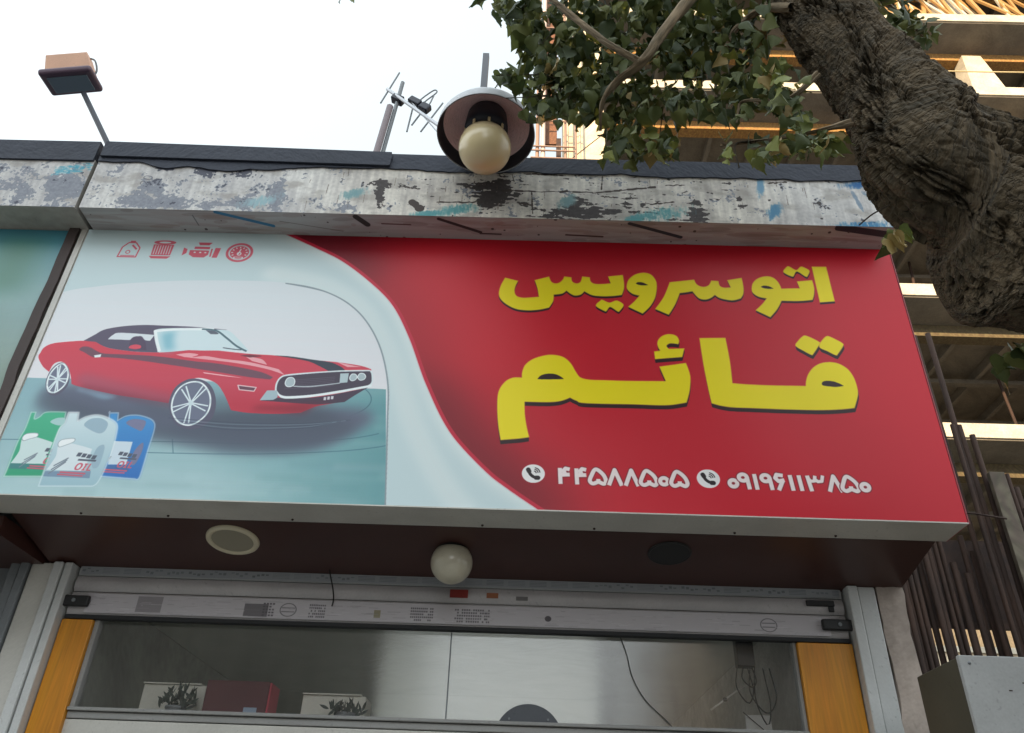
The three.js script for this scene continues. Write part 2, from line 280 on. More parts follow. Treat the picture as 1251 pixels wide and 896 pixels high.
  fillAll(ctx, PRINT.carScreenFrame, '#cddfe3'); fillAll(ctx, PRINT.carScreen, '#d2e2e6'); ctx.filter = 'blur(8px)'; fillAll(ctx, PRINT.carScreenTint, '#86bccb'); ctx.filter = 'none';
  strokeAll(ctx, PRINT.pillarLeft, '#eaf1f2', 15); strokeAll(ctx, PRINT.pillarRight, '#55707a', 9); strokeAll(ctx, PRINT.wiper, '#5a626c', 5); fillAll(ctx, PRINT.mirrorIn, '#5f6673'); fillAll(ctx, PRINT.scoop, '#7a3744'); fillAll(ctx, PRINT.carMirror, '#db5263'); fillAll(ctx, PRINT.carStripe, '#74505f'); fillAll(ctx, PRINT.carHandle, '#e6eef0');
  fillAll(ctx, PRINT.hoodStripe, '#3d4450'); fillAll(ctx, PRINT.chin, '#4d3f50');
  fillAll(ctx, PRINT.grilleRim, '#4b4352'); strokeAll(ctx, PRINT.grilleRim, '#dbe5e8', 8, true); fillAll(ctx, PRINT.grille, '#4b4352'); strokeAll(ctx, PRINT.grille, '#4b4352', 9, true); for (let k = 0; k < 6; k++) strokeAll(ctx, [`1180,${880 + k * 9} 1300,${868 + k * 9} 1400,${855 + k * 9}`], 'rgba(150,146,160,0.35)', 2); fillAll(ctx, PRINT.grilleBar, '#b8c0c6'); fillAll(ctx, PRINT.bumper, '#e9f0f1');
  fillAll(ctx, PRINT.lampBars, '#b7c8cd'); fillAll(ctx, PRINT.headLamp, '#aebdc3'); strokeAll(ctx, PRINT.headLamp, '#e8eff0', 4, true);
  fillAll(ctx, PRINT.sideLamp, '#6c4a58'); strokeAll(ctx, PRINT.sideLamp, '#e8c8cc', 5, true); fillAll(ctx, PRINT.bumperCorner, '#a8bcc4');
  ctx.filter = 'blur(7px)'; strokeAll(ctx, ['270,945 430,975 560,1000 700,1020'], 'rgba(96,60,78,0.6)', 20); fillAll(ctx, PRINT.valance, 'rgba(120,40,54,0.6)'); ctx.filter = 'none';
  ctx.fillStyle = 'rgba(235,235,238,0.85)'; for (let k = 0; k < 3; k++) ctx.fillRect(1366 + k * 16, 962 - k * 3, 11, 16);
  fillAll(ctx, PRINT.wheelFront, '#5f5d70'); fillAll(ctx, PRINT.wheelRear, '#5f5d70'); rim(PRINT.rimFront, 5, 0.25); rim(PRINT.rimRear, 6, 0.1);
  for (let k = 0; k < 5; k++) strokeAll(ctx, [`${700 + k * 30},${1090 + k * 8} 1000,${1104 + k * 9} 1300,${1098 + k * 6} ${1500 - k * 20},${1075 + k * 4}`], `rgba(${k % 2 ? '150,176,186' : '60,70,86'},0.35)`, 4);
  strokeAll(ctx, PRINT.pictureEdge, '#8d9ba1', 16);
  // oil cans
  const can = (body, holes, c1, c2, hole) => {
    const gg = ctx.createLinearGradient(0, 1050, 0, 1420); gg.addColorStop(0, c1); gg.addColorStop(1, c2);
    ctx.save(); ctx.filter = 'blur(2px)'; fillAll(ctx, body, gg); ctx.filter = 'none'; strokeAll(ctx, body, 'rgba(255,255,255,0.35)', 6, true); fillAll(ctx, holes, hole); ctx.restore();
  };
  const L = PRINT.jugLabel, lab = (t, band) => { fillAll(ctx, [t], 'rgba(222,230,234,0.9)'); fillAll(ctx, [band], 'rgba(84,104,140,0.5)'); };
  const word = (x, y, s) => {
    ctx.save(); ctx.translate(x, y); ctx.transform(1, 0.04, -0.28, 1, 0, 0); ctx.fillStyle = '#cc6474'; ctx.font = `bold ${s}px sans-serif`; ctx.fillText('OIL', 0, 0);
    ctx.fillRect(-s * 1.0, s * 0.22, s * 2.4, s * 0.16); ctx.fillRect(-s * 1.1, s * 0.48, s * 2.4, s * 0.13);
    ctx.fillStyle = '#5c6270'; for (let k = 0; k < 4; k++) ctx.fillRect(-s * 0.5 + k * s * 0.5, -s * 1.75 + k * s * 0.06, s * 0.4, s * 0.4); ctx.fillRect(-s * 0.1, -s * 1.12, s * 1.7, s * 0.18);
    ctx.strokeStyle = '#7d8894'; ctx.lineWidth = s * 0.14; for (let k = 0; k < 3; k++) { ctx.beginPath(); ctx.moveTo(-s * 1.9, s * (0.5 - k * 0.4)); ctx.lineTo(-s * 1.1, s * (-0.7 - k * 0.2)); ctx.stroke(); }
    ctx.restore();
  };
  can(PRINT.jugGreen, PRINT.jugGreenHole, '#4fb68f', '#3d9d78', '#a9cdcb'); lab(L[0], PRINT.jugBand[1]); word(320 - 105, 1328, 42);
  can(PRINT.jugBlue, PRINT.jugBlueHole, '#4d97d0', '#3a70b8', '#7d7f9c'); lab(L[2], PRINT.jugBand[2]); word(535, 1335, 42);
  can(PRINT.jugWhite, PRINT.jugWhiteHole, '#d5e4e8', '#9fbfca', '#9db6c4'); lab(L[1], PRINT.jugBand[0]); word(358, 1352, 46);
  fillAll(ctx, PRINT.jugLogo, '#eef2f3'); strokeAll(ctx, PRINT.jugLogo, '#98a6ae', 3, true);
  ctx.restore();
  // four small service pictograms
  const ink = '#cc5c6c'; ctx.strokeStyle = ctx.fillStyle = ink; ctx.lineJoin = 'round'; ctx.lineCap = 'butt';
  const P2 = (pts, fill) => { ctx.beginPath(); pts.forEach(([x, y], i) => (i ? ctx.lineTo(x, y) : ctx.moveTo(x, y))); ctx.closePath(); fill ? ctx.fill() : ctx.stroke(); };
  const at = (x, y, f) => { ctx.save(); ctx.translate(x, y); f(); ctx.restore(); };
  ctx.lineWidth = 7;
  at(249, 128, () => { P2([[-50, 52], [-42, -10], [-16, -42], [20, -42], [48, -8], [42, 52]]); P2([[-10, -54], [16, -54], [16, -42], [-10, -42]], true); ctx.lineWidth = 10; ctx.beginPath(); ctx.moveTo(6, -26); ctx.lineTo(34, 2); ctx.stroke(); ctx.lineWidth = 5; ctx.beginPath(); ctx.arc(-6, 20, 10, 0, 7); ctx.stroke(); ctx.beginPath(); ctx.moveTo(-38, 44); ctx.lineTo(34, 44); ctx.stroke(); });
  at(410, 126, () => { ctx.beginPath(); ctx.ellipse(6, -46, 56, 14, 0, 0, 7); ctx.fill(); ctx.fillStyle = '#d9e2e4'; ctx.beginPath(); ctx.ellipse(6, -46, 30, 6, 0, 0, 7); ctx.fill(); ctx.fillStyle = ink; P2([[-48, -32], [56, -32], [52, 38], [-46, 38]], true); ctx.fillStyle = '#cddadd'; for (let k = 0; k < 7; k++) ctx.fillRect(-38 + k * 13, -26, 4, 58); ctx.fillStyle = ink; P2([[-54, 44], [56, 44], [40, 60], [-40, 60]], true); });
  at(604, 132, () => { P2([[-18, -58], [54, -58], [40, -40], [-8, -40]], true); P2([[-30, -30], [48, -30], [48, -14], [-30, -14]], true); P2([[-50, -6], [48, -6], [48, 22], [30, 40], [-24, 40], [-50, 22]], true); P2([[-84, -22], [-64, -12], [-64, 14], [-84, 30]], true); P2([[56, -18], [64, -18], [64, 34], [56, 34]], true); P2([[76, -24], [104, -24], [96, 40], [70, 40]], true); ctx.fillStyle = '#d9e2e4'; for (const x of [-28, 0, 26]) ctx.fillRect(x, 4, 10, 8); });
  at(807, 134, () => { ctx.lineWidth = 13; ctx.beginPath(); ctx.ellipse(0, 0, 62, 56, 0, 0, 7); ctx.stroke(); ctx.beginPath(); ctx.ellipse(0, 0, 48, 43, 0, 0, 7); ctx.fill(); ctx.strokeStyle = '#dbe3e5'; ctx.lineWidth = 6; for (let k = 0; k < 9; k++) { const a = 2.6 + k * 0.52; ctx.beginPath(); ctx.moveTo(Math.cos(a) * 32, Math.sin(a) * 29); ctx.lineTo(Math.cos(a) * 42, Math.sin(a) * 38); ctx.stroke(); } ctx.beginPath(); ctx.moveTo(-4, 10); ctx.lineTo(4, -24); ctx.stroke(); ctx.beginPath(); ctx.arc(0, 8, 9, 0, 7); ctx.stroke(); ctx.fillStyle = '#dbe3e5'; ctx.fillRect(-24, 28, 48, 12); ctx.fillStyle = ink; ctx.fillRect(-18, 31, 36, 6); });
  // yellow lettering over its printed black lower copy
  const letters = (list, holes, d) => {
    for (const [pass, style] of [[1, '#2a1216'], [0, '#efdb0c']]) {
      const n = pass ? 8 : 0;
      for (let k = n; k >= 0; k -= 2) { ctx.save(); ctx.translate(0, pass ? (d * k) / 8 : 0); ctx.fillStyle = style; ctx.beginPath(); for (const t of [...list, ...holes]) outline(ctx, t); ctx.fill('evenodd'); ctx.restore(); }
    }
    ctx.fillStyle = '#2a1216'; for (const t of holes) { ctx.beginPath(); outline(ctx, t); ctx.save(); ctx.clip(); ctx.fillRect(0, 0, 4100, 1480); ctx.restore(); }
    strokeAll(ctx, list, 'rgba(232,170,60,0.55)', 4, true);
  };
  letters(PRINT.title, PRINT.titleHole, 13); letters(PRINT.titleBig, PRINT.titleBigHole, 21);
  // telephone numbers
  const glyph = {
    0: () => { ctx.beginPath(); ctx.ellipse(0, 10, 16, 15, 0, 0, 7); ctx.stroke(); },
    1: () => ln([[-4, -36], [2, 36]]),
    3: () => { ln([[-36, -36], [-26, 36]]); ctx.lineWidth -= 3; ln([[-33, -22], [-24, -10], [-8, -12], [-3, -36]]); ln([[-4, -18], [6, -9], [22, -11], [30, -38]]); },
    4: () => { ln([[-18, -38], [-15, 36]]); ln([[-16, -6], [24, -8]]); ln([[24, -32], [6, -36], [-2, -26], [4, -10]]); },
    5: () => { ctx.beginPath(); outline(ctx, '-8,-36 22,-14 34,16 24,30 2,22 -20,30 -34,18 -26,-8'); ctx.stroke(); ln([[2, 22], [2, 8]]); },
    6: () => { ln([[18, -32], [-8, -36], [-16, -20], [-4, -6], [22, -12]]); ln([[14, -8], [-8, 36]]); },
    8: () => ln([[-26, 36], [0, -36], [28, 36]]),
    9: () => { ctx.beginPath(); ctx.ellipse(-6, -18, 17, 15, 0, 0, 7); ctx.stroke(); ln([[11, -20], [17, 36]]); },
  };
  const ln = (pts) => { ctx.beginPath(); pts.forEach(([x, y], i) => (i ? ctx.lineTo(x, y) : ctx.moveTo(x, y))); ctx.stroke(); };
  const number = (digits, xs) => digits.forEach((d, i) => { for (const [w, s] of [[26, '#7c1422'], [18, '#ecdedd']]) { ctx.save(); ctx.translate(xs[i], 1315); ctx.lineWidth = w; ctx.strokeStyle = s; ctx.lineCap = 'butt'; ctx.lineJoin = 'round'; glyph[d](); ctx.restore(); } });
  number([4, 4, 5, 8, 8, 5, 0, 5], [2440, 2510, 2582, 2654, 2724, 2796, 2860, 2924]);
  number([0, 9, 1, 9, 6, 1, 1, 3, 8, 5, 0], [3151, 3200, 3247, 3295, 3346, 3397, 3434, 3502, 3576, 3640, 3702]);
  for (const x of [2310, 3048]) at(x, 1307, () => {
    ctx.fillStyle = '#e9e6e6'; ctx.beginPath(); ctx.ellipse(0, 0, 49, 43, 0, 0, 7); ctx.fill();
    ctx.strokeStyle = '#241a1e'; ctx.lineCap = 'round'; ctx.lineWidth = 13; ctx.beginPath(); ctx.moveTo(-20, -14); ctx.quadraticCurveTo(-14, 14, 16, 20); ctx.stroke();
    ctx.lineWidth = 19; ln([[-22, -18], [-18, -10]]); ln([[12, 19], [20, 19]]); ctx.lineWidth = 4; for (const r of [10, 18, 26]) { ctx.beginPath(); ctx.arc(2, -2, r, -1.35, -0.2); ctx.stroke(); }
  });
}
const signTex = canvasTex(2048, 736, drawSign);

// ------------------------------------------------------------------ ground
struct('street', box(-60, 60, -0.4, 0, 4.6, 13), M.asphalt);
struct('pavement', box(-60, 60, -0.4, 0.13, -0.72, 4.6), M.paving);
struct('far_pavement', box(-60, 60, -0.4, 0.13, 13, 90), M.paving);
struct('ground', box(-160, 160, -0.6, -0.02, -200, -0.72), mat(lin(0.22, 0.19, 0.15), 0.95, { map: concreteTex }));

// houses across the street, behind the viewer: they keep the low sun off the shop front
for (const [x0, x1, h, c, label, n] of [
  [-46, -20, 12.5, lin(0.42, 0.38, 0.33), 'sand coloured row house at the far left across the street', 3],
  [-19.5, -3, 11.8, lin(0.50, 0.49, 0.46), 'pale grey row house across the street behind the viewer', 3],
  [4.6, 12, 7.6, lin(0.36, 0.33, 0.29), 'grey brown row house across the street at the right', 2],
  [-2.5, 4.1, 3.6, lin(0.33, 0.25, 0.20), 'low brown house across the street between taller neighbours', 1],
]) {
  const t = thing('row_house', label, 'house', [0, 0, 0], 0, 'row houses across the street');
  mesh('wall', box(x0, x1, 0, h, 15, 24), concrete(c), t); mesh('cornice', box(x0 - 0.15, x1 + 0.15, h, h + 0.3, 14.8, 24.2), M.plaster, t);
  const gl = mat(lin(0.30, 0.29, 0.27), 0.5), fr = box(-0.62, 0.62, -0.8, 0.8, -0.05, 0.03), pn = box(-0.54, 0.54, -0.72, 0.72, -0.07, -0.052);
  for (let f = 0; f < n; f++) for (let x = x0 + 1.8; x < x1 - 1.2; x += 2.9) {
    const w = mesh('window', fr, M.frameWhite, t); w.position.set(x, 2.1 + f * 3.3, 14.98); mesh('pane', pn, gl, w);
  }
}

// ------------------------------------------------------------------ shop building
const shop = thing('shop_building', 'one storey shop with peeling painted roof edge and brown canopy soffit', 'shop', [0, 0, 0]);
const XL = -2.235, XR = 1.80;
// peeling paint of the roof edge; where it has come off: [photo x, height share, half width, half height, strength]
const GREY = [[185, 0.68, 30, 0.24, 0.6], [200, 0.86, 36, 0.14, 0.5], [165, 0.88, 18, 0.12, 0.4], [300, 0.84, 42, 0.18, 0.6], [338, 0.6, 9, 0.4, 0.7], [350, 0.78, 16, 0.2, 0.4], [245, 0.12, 44, 0.22, 0.45], [430, 0.86, 20, 0.12, 0.5], [250, 0.9, 26, 0.1, 0.35], [130, 0.3, 26, 0.3, 0.2]];
const DARK = [[190, 0.08, 20, 0.26, 0.9], [262, 0.16, 46, 0.2, 0.8], [462, 0.34, 14, 0.10, 0.9], [464, 0.62, 6, 0.34, 0.8], [492, 0.40, 22, 0.05, 0.7], [602, 0.5, 24, 0.24, 1.0], [575, 0.36, 22, 0.06, 0.8], [613, 0.36, 9, 0.3, 0.7], [595, 0.72, 12, 0.22, 0.6], [680, 0.88, 22, 0.13, 0.8], [702, 0.74, 9, 0.3, 0.6], [735, 0.82, 40, 0.09, 0.9], [715, 0.6, 12, 0.16, 0.5], [720, 0.93, 26, 0.07, 0.7], [850, 0.70, 9, 0.26, 0.8], [842, 0.88, 12, 0.13, 0.8], [858, 0.88, 7, 0.14, 0.5], [906, 0.66, 9, 0.05, 1.1], [904, 0.49, 4, 0.06, 1.1], [770, 0.55, 10, 0.2, 0.45], [785, 0.66, 6, 0.06, 0.8], [940, 0.51, 3, 0.04, 1], [1000, 0.86, 4, 0.04, 1], [645, 0.72, 14, 0.08, 0.6], [640, 0.3, 24, 0.3, 0.14], [800, 0.6, 40, 0.4, 0.12]];
function paintPeel(ctx, W, H, grey, dark, u0 = 102, du = 983) {
  const im = ctx.createImageData(W, H), dot = (L, u, v) => { let s = 0; for (const [a, b, w, h, k] of L) { const x = (u - a) / w, y = (v - b) / h, e = x * x + y * y; if (e < 9) s += k * Math.exp(-e); } return s; };
  for (let j = 0; j < H; j++) for (let i = 0; i < W; i++) {
    const u = u0 + (i / W) * du, v = j / H, x = i / 62, y = j / 62;
    const n1 = fbm(x * 1.1, y * 1.1, 1, 5), n2 = fbm(x * 1.6, y * 5.2, 4, 5), n3 = fbm(x * 7, y * 7, 8, 3), streak = fbm(x * 5, y * 0.35, 12, 4), tone = fbm(x * 0.35, y * 0.5, 21, 4);
    const left = 1 - step(330, 480, u);
    const w = 0.5 * step(330, 480, u) * (1 - step(880, 1010, u)), q = 40 * tone + 44 * streak + 26 * n3 + 30 * n1;
    let c = [190 + 14 * w + q, 188 + 7 * w + q, 186 - 6 * w + 0.9 * q]; const grime = step(0.02, 0.3, fbm(x * 0.8, y * 1.4, 44, 5)) * 0.5; for (let e = 0; e < 3; e++) c[e] += ([136, 130, 124][e] - c[e]) * grime;
    const mix = (d, k) => { for (let q = 0; q < 3; q++) c[q] += (d[q] - c[q]) * k; };
    const gm = dot(grey, u, v) * 0.72 + 1.3 * n1 + 0.8 * n3 + 0.08 * left; mix([122 + 30 * n3, 126 + 30 * n3, 136 + 26 * n3], 0.92 * step(0.33, 0.40, gm));
    const mid = step(440, 520, u) * (1 - step(880, 960, u)), nd = mid * n2 + (1 - mid) * n1;
    const dm = dot(dark, u, v) * 0.78 + 1.25 * nd + 0.6 * n3; mix(left > 0.5 ? [74, 76, 88] : [56 + 20 * n3, 50 + 20 * n3, 50 + 20 * n3], 0.95 * step(0.42, 0.47, dm));
    const spk = fbm(x * 9, y * 9, 31, 2) + 0.25 * n1; mix([70, 66, 66], (0.25 + 0.6 * mid) * step(0.42, 0.48, spk + 0.05 * mid));
    const o = (j * W + i) * 4; im.data[o] = c[0]; im.data[o + 1] = c[1]; im.data[o + 2] = c[2]; im.data[o + 3] = 255;
  }
  ctx.putImageData(im, 0, 0);
}
const peel = canvasTex(2048, 168, (ctx, W, H) => {
  const X = (u) => ((u - 102) / 983) * W, Y = (v) => v * H, T = '#4f8f93', B = '#2b6f9c';
  paintPeel(ctx, W, H, GREY, DARK);
  ctx.save(); ctx.translate(X(172), Y(0.42)); ctx.rotate(-1.4); ctx.font = '34px sans-serif'; ctx.fillStyle = 'rgba(84,86,96,0.75)'; ctx.fillText('20', -18, 10); ctx.restore();
  ctx.lineCap = 'round';
  const scratch = (a, b, w, col = '#3d332f') => { ctx.strokeStyle = col; const n = 14; let p = a; for (let i = 1; i <= n; i++) { const t = i / n, q = [a[0] + (b[0] - a[0]) * t, a[1] + (b[1] - a[1]) * t + fbm(t * 6, a[0], 3, 2) * 0.05]; ctx.lineWidth = w * rnd(0.3, 1.5); ctx.beginPath(); ctx.moveTo(X(p[0]), Y(p[1])); ctx.lineTo(X(q[0]), Y(q[1])); ctx.stroke(); p = q; } };
  scratch([615, 0.45], [725, 0.44], 5); scratch([725, 0.46], [802, 0.30], 5); scratch([640, 0.08], [692, 0.10], 4); scratch([816, 0.26], [840, 0.24], 3); scratch([795, 0.66], [825, 0.60], 4); scratch([735, 0.52], [756, 0.54], 3); scratch([635, 0.7], [652, 0.74], 4); scratch([650, 0.45], [652, 0.9], 3); scratch([535, 0.72], [590, 0.70], 4); scratch([490, 0.42], [512, 0.46], 3); scratch([504, 0.72], [515, 0.86], 16); scratch([943, 0.16], [966, 0.13], 4); scratch([738, 0.10], [736, 0.38], 3); scratch([625, 0.1], [628, 0.26], 2);
  for (let i = 0; i < 46; i++) { const u = rnd(350, 1000), v = rnd(0, 0.8); scratch([u, v], [u + rnd(-1, 1), v + rnd(0.05, 0.22)], rnd(0.6, 1.6), 'rgba(90,78,70,0.7)'); }
  // brushed teal and blue paint
  const brush = (u, v, w, h, col) => { ctx.fillStyle = col; for (let i = 0; i < 260; i++) { const k = (rnd() + rnd() + rnd() - 1.5) * 0.75, x = u + k * w * 1.5, lift = -0.9 * h * k + fbm(x * 0.5, v * 9, 2, 2) * h; ctx.globalAlpha = rnd(0.1, 0.55) * (1 - Math.abs(k) * 0.6); ctx.fillRect(X(x), Y(v + lift + rnd(-h, h) * 0.75), rnd(2, 7), rnd(3, 18)); } ctx.globalAlpha = 1; };
  brush(525, 0.93, 18, 0.05, T); brush(560, 0.82, 20, 0.09, T); brush(430, 0.55, 14, 0.08, '#6f9498'); brush(318, 0.75, 20, 0.10, '#8aa9b0'); brush(805, 0.82, 30, 0.12, T); brush(775, 0.92, 12, 0.06, T); brush(693, 0.60, 10, 0.10, '#6f8f92'); brush(943, 0.70, 8, 0.12, '#4a7d9c'); brush(932, 0.2, 4, 0.16, '#6a93ad'); brush(1050, 0.95, 36, 0.07, B); brush(1062, 0.1, 26, 0.06, '#1f5a92'); brush(1085, 0.22, 10, 0.1, B);
  scratch([1045, 0.3], [1052, 0.7], 9, 'rgba(110,130,150,0.5)'); scratch([1058, 0.3], [1072, 0.6], 10, 'rgba(110,130,150,0.5)');
});
{
  const tex = new THREE.MeshStandardMaterial({ map: peel, roughness: 0.75 });
  const f = new THREE.PlaneGeometry(XR - XL, 0.335); f.translate((XL + XR) / 2, 4.5195, 0.1655);
  mesh('roof_edge', f, tex, shop);
  mesh('roof_slab', box(XL, XR, 4.356, 4.687, -8.4, 0.163), M.oldConcrete, shop);
  const under = canvasTex(2048, 90, (ctx, W, H) => {
    ctx.fillStyle = '#a9a6a6'; ctx.fillRect(0, 0, W, H);
    for (let i = 0; i < 260; i++) { ctx.fillStyle = `rgba(${['150,128,120', '190,192,194', '110,98,94', '136,110,104'][i % 4]},${rnd(0.08, 0.3)})`; ctx.beginPath(); ctx.ellipse(rnd(W), rnd(H), rnd(6, 90), rnd(2, 9), rnd(-0.1, 0.1), 0, 7); ctx.fill(); }
    const line = (u0, v0, u1, v1, w, c) => { ctx.strokeStyle = c; ctx.lineWidth = w; ctx.lineCap = 'round'; ctx.beginPath(); ctx.moveTo(((u0 - 105) / 980) * W, v0 * H); ctx.lineTo(((u1 - 105) / 980) * W, v1 * H); ctx.stroke(); };
    line(270, 0.05, 335, 0.55, 10, '#2f6f93'); line(440, 0.1, 452, 0.4, 16, '#322c2c'); line(540, 0.1, 590, 0.6, 9, '#2f2a2c'); line(590, 0.65, 615, 0.66, 5, '#3a3030'); line(770, 0.1, 835, 0.6, 10, '#29303a'); line(695, 0.62, 740, 0.66, 5, '#43302f'); line(1020, 0.06, 1085, 0.3, 22, '#2a2a34'); line(240, 0.2, 242, 0.6, 3, '#6a6a6c'); line(470, 0.35, 505, 0.36, 4, '#5a3f3f'); line(345, 0.35, 420, 0.7, 2, '#77706e');
    for (let i = 0; i < 40; i++) { ctx.fillStyle = '#4a4040'; ctx.beginPath(); ctx.arc(rnd(W), rnd(H), rnd(1, 4), 0, 7); ctx.fill(); }
  });
  const ug = new THREE.PlaneGeometry(XR - XL, 0.18).rotateX(Math.PI / 2); ug.translate((XL + XR) / 2, 4.3525, 0.073);
  mesh('edge_underside', ug, new THREE.MeshStandardMaterial({ map: under, roughness: 0.7 }), shop);
  // bitumen sheet folded over the edge, torn along its lower border
  const capPts = [[XL, 4.79], [XR - 0.02, 4.745]], low = [];
  for (let i = 0; i <= 150; i++) { const t = i / 150, u = 102 + t * 983; let d = 4.672 - 0.018 * t + fbm(t * 26, 2, 0, 4) * 0.028; for (const [c, w, k] of [[185, 22, 0.03], [262, 50, 0.045], [330, 30, 0.02], [560, 40, 0.012], [830, 24, 0.012]]) d -= k * Math.exp(-(((u - c) / w) ** 2)); low.push([XL + t * (XR - 0.02 - XL), d]); }
  const cap = prism([...capPts, ...low.reverse()], 0.007); cap.translate(0, 0, 0.168);
  mesh('bitumen_edge', metreUV(cap), M.bitumen, shop);
  const top = prism([[-8.4, 4.70], [0.168, 4.692], [0.168, 4.775], [-0.1, 4.79], [-8.4, 4.79]], XR - 0.02 - XL); top.rotateY(-Math.PI / 2).translate(XR - 0.02, 0, 0);
  mesh('roofing_felt', metreUV(top), M.bitumen, shop);
  const lapA = prism([[-0.72, 4.678], [XL + 0.01, 4.70], [XL + 0.01, 4.803], [-0.72, 4.772], [-0.715, 4.74]], 0.008, 0.002); lapA.translate(0, 0, 0.178);
  mesh('felt_overlap', metreUV(lapA), M.bitumen, shop);
  // canopy: sign stands in front of this box
  mesh('canopy_back', box(XL + 0.03, 1.775, 2.90, 4.352, -0.62, -0.205), M.oldConcrete, shop);
  const so = prism([[-0.207, 2.884], [-0.207, 2.8955], [-0.66, 2.8955], [-0.66, 2.795]], 1.79 + 2.225); so.rotateY(-Math.PI / 2).translate(1.79, 0, 0);
  mesh('soffit', metreUV(so), M.soffit, shop);
  // walls; the unseen rear window is added to brighten the glossy ceiling
  mesh('side_wall', box(1.56, 1.775, 0, 4.352, -8.4, -0.70), M.plaster, shop);
  mesh('side_wall', box(-2.42, -2.14, 0, 4.352, -8.4, -0.70), M.plaster, shop);
  mesh('front_wall', box(-2.14, 1.56, 2.82, 4.352, -0.78, -0.66), M.plaster, shop);
  const inner = concrete(lin(0.50, 0.51, 0.48));
  mesh('rear_wall', box(-2.14, 1.56, 0, 0.75, -8.4, -8.2), inner, shop); mesh('rear_wall', box(-2.14, 1.56, 2.65, 4.352, -8.4, -8.2), inner, shop);
  mesh('rear_wall', box(-2.14, -1.9, 0.75, 2.65, -8.4, -8.2), inner, shop); mesh('rear_wall', box(1.15, 1.56, 0.75, 2.65, -8.4, -8.2), inner, shop);
  for (const [a, b] of [[-1.9, 1.15]]) {
    const w = mesh('added_rear_window', cleaned([box(a, a + 0.05, 0.75, 2.65, -8.34, -8.26), box(b - 0.05, b, 0.75, 2.65, -8.34, -8.26), box(a + 0.05, b - 0.05, 0.75, 0.8, -8.34, -8.26), box(a + 0.05, b - 0.05, 2.6, 2.65, -8.34, -8.26)]), M.alu, shop);
    mesh('pane', box(a + 0.05, b - 0.05, 0.8, 2.6, -8.303, -8.299), new THREE.MeshPhysicalMaterial({ color: lin(0.92, 0.95, 0.95), transmission: 0.95, roughness: 0.9, thickness: 0 }), w);
  }
  mesh('floor', box(-2.14, 1.56, 0.02, 0.14, -8.2, -0.72), mat(lin(0.28, 0.27, 0.25), 0.5, { map: dirtyTex }), shop);
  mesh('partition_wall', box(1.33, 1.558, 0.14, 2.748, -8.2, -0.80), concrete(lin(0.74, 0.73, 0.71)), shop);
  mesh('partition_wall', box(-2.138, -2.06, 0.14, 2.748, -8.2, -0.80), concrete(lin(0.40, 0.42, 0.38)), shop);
  // glossy sheets of the ceiling
  const sheet = mat(lin(0.80, 0.83, 0.81), 0.22, { metalness: 0.7, map: dirtyTex, bumpMap: concreteBump, bumpScale: 0.0015 });
  for (const [a, b] of [[-2.06, 1.33]]) for (let k = 0; k < 3; k++) mesh('ceiling_sheet', box(a, b - 0.002, 2.75, 2.775, -0.80 - (k + 1) * 2.46, -0.804 - k * 2.46), sheet, shop);
  // door posts: aluminium channels on the left, channel and rough concrete on the right
  mesh('door_post', cleaned([box(-2.135, -2.098, 0.13, 2.80, -0.72, -0.585, 0.006), box(-2.185, -2.14, 0.13, 2.80, -0.72, -0.575, 0.008)]), M.alu, shop);
  mesh('door_post', box(-2.30, -2.19, 0.13, 2.80, -0.70, -0.60, 0.008), M.frameWhite, shop);
  mesh('door_post', cleaned([box(-2.345, -2.305, 0.13, 2.80, -0.70, -0.585, 0.008), box(-2.40, -2.35, 0.13, 2.80, -0.70, -0.60, 0.008)]), M.steelGrey, shop);
  mesh('door_post', cleaned([box(1.527, 1.575, 0.13, 2.805, -0.72, -0.585, 0.006), box(1.58, 1.66, 0.13, 2.805, -0.70, -0.60, 0.006)]), M.alu, shop);
  const col = new THREE.BoxGeometry(0.12, 2.69, 0.14, 6, 60, 6), cp = col.attributes.position;
  for (let i = 0; i < cp.count; i++) { const x = cp.getX(i), y = cp.getY(i), z = cp.getZ(i); cp.setX(i, x + fbm(y * 6, z * 9, x, 4) * 0.03); cp.setZ(i, z + fbm(y * 7, x * 9, 5, 4) * 0.025); }
  col.computeVertexNormals(); col.translate(1.722, 1.475, -0.67);
  mesh('concrete_pillar', metreUV(col), concrete(lin(0.54, 0.46, 0.41)), shop);
  const wp = (x0, x1) => box(x0, x1, 0.13, 2.551, -0.70, -0.635, 0.004);
  mesh('wood_jamb', wp(-2.092, -1.948), M.wood, shop); mesh('wood_jamb', wp(1.272, 1.522), M.wood, shop);
}
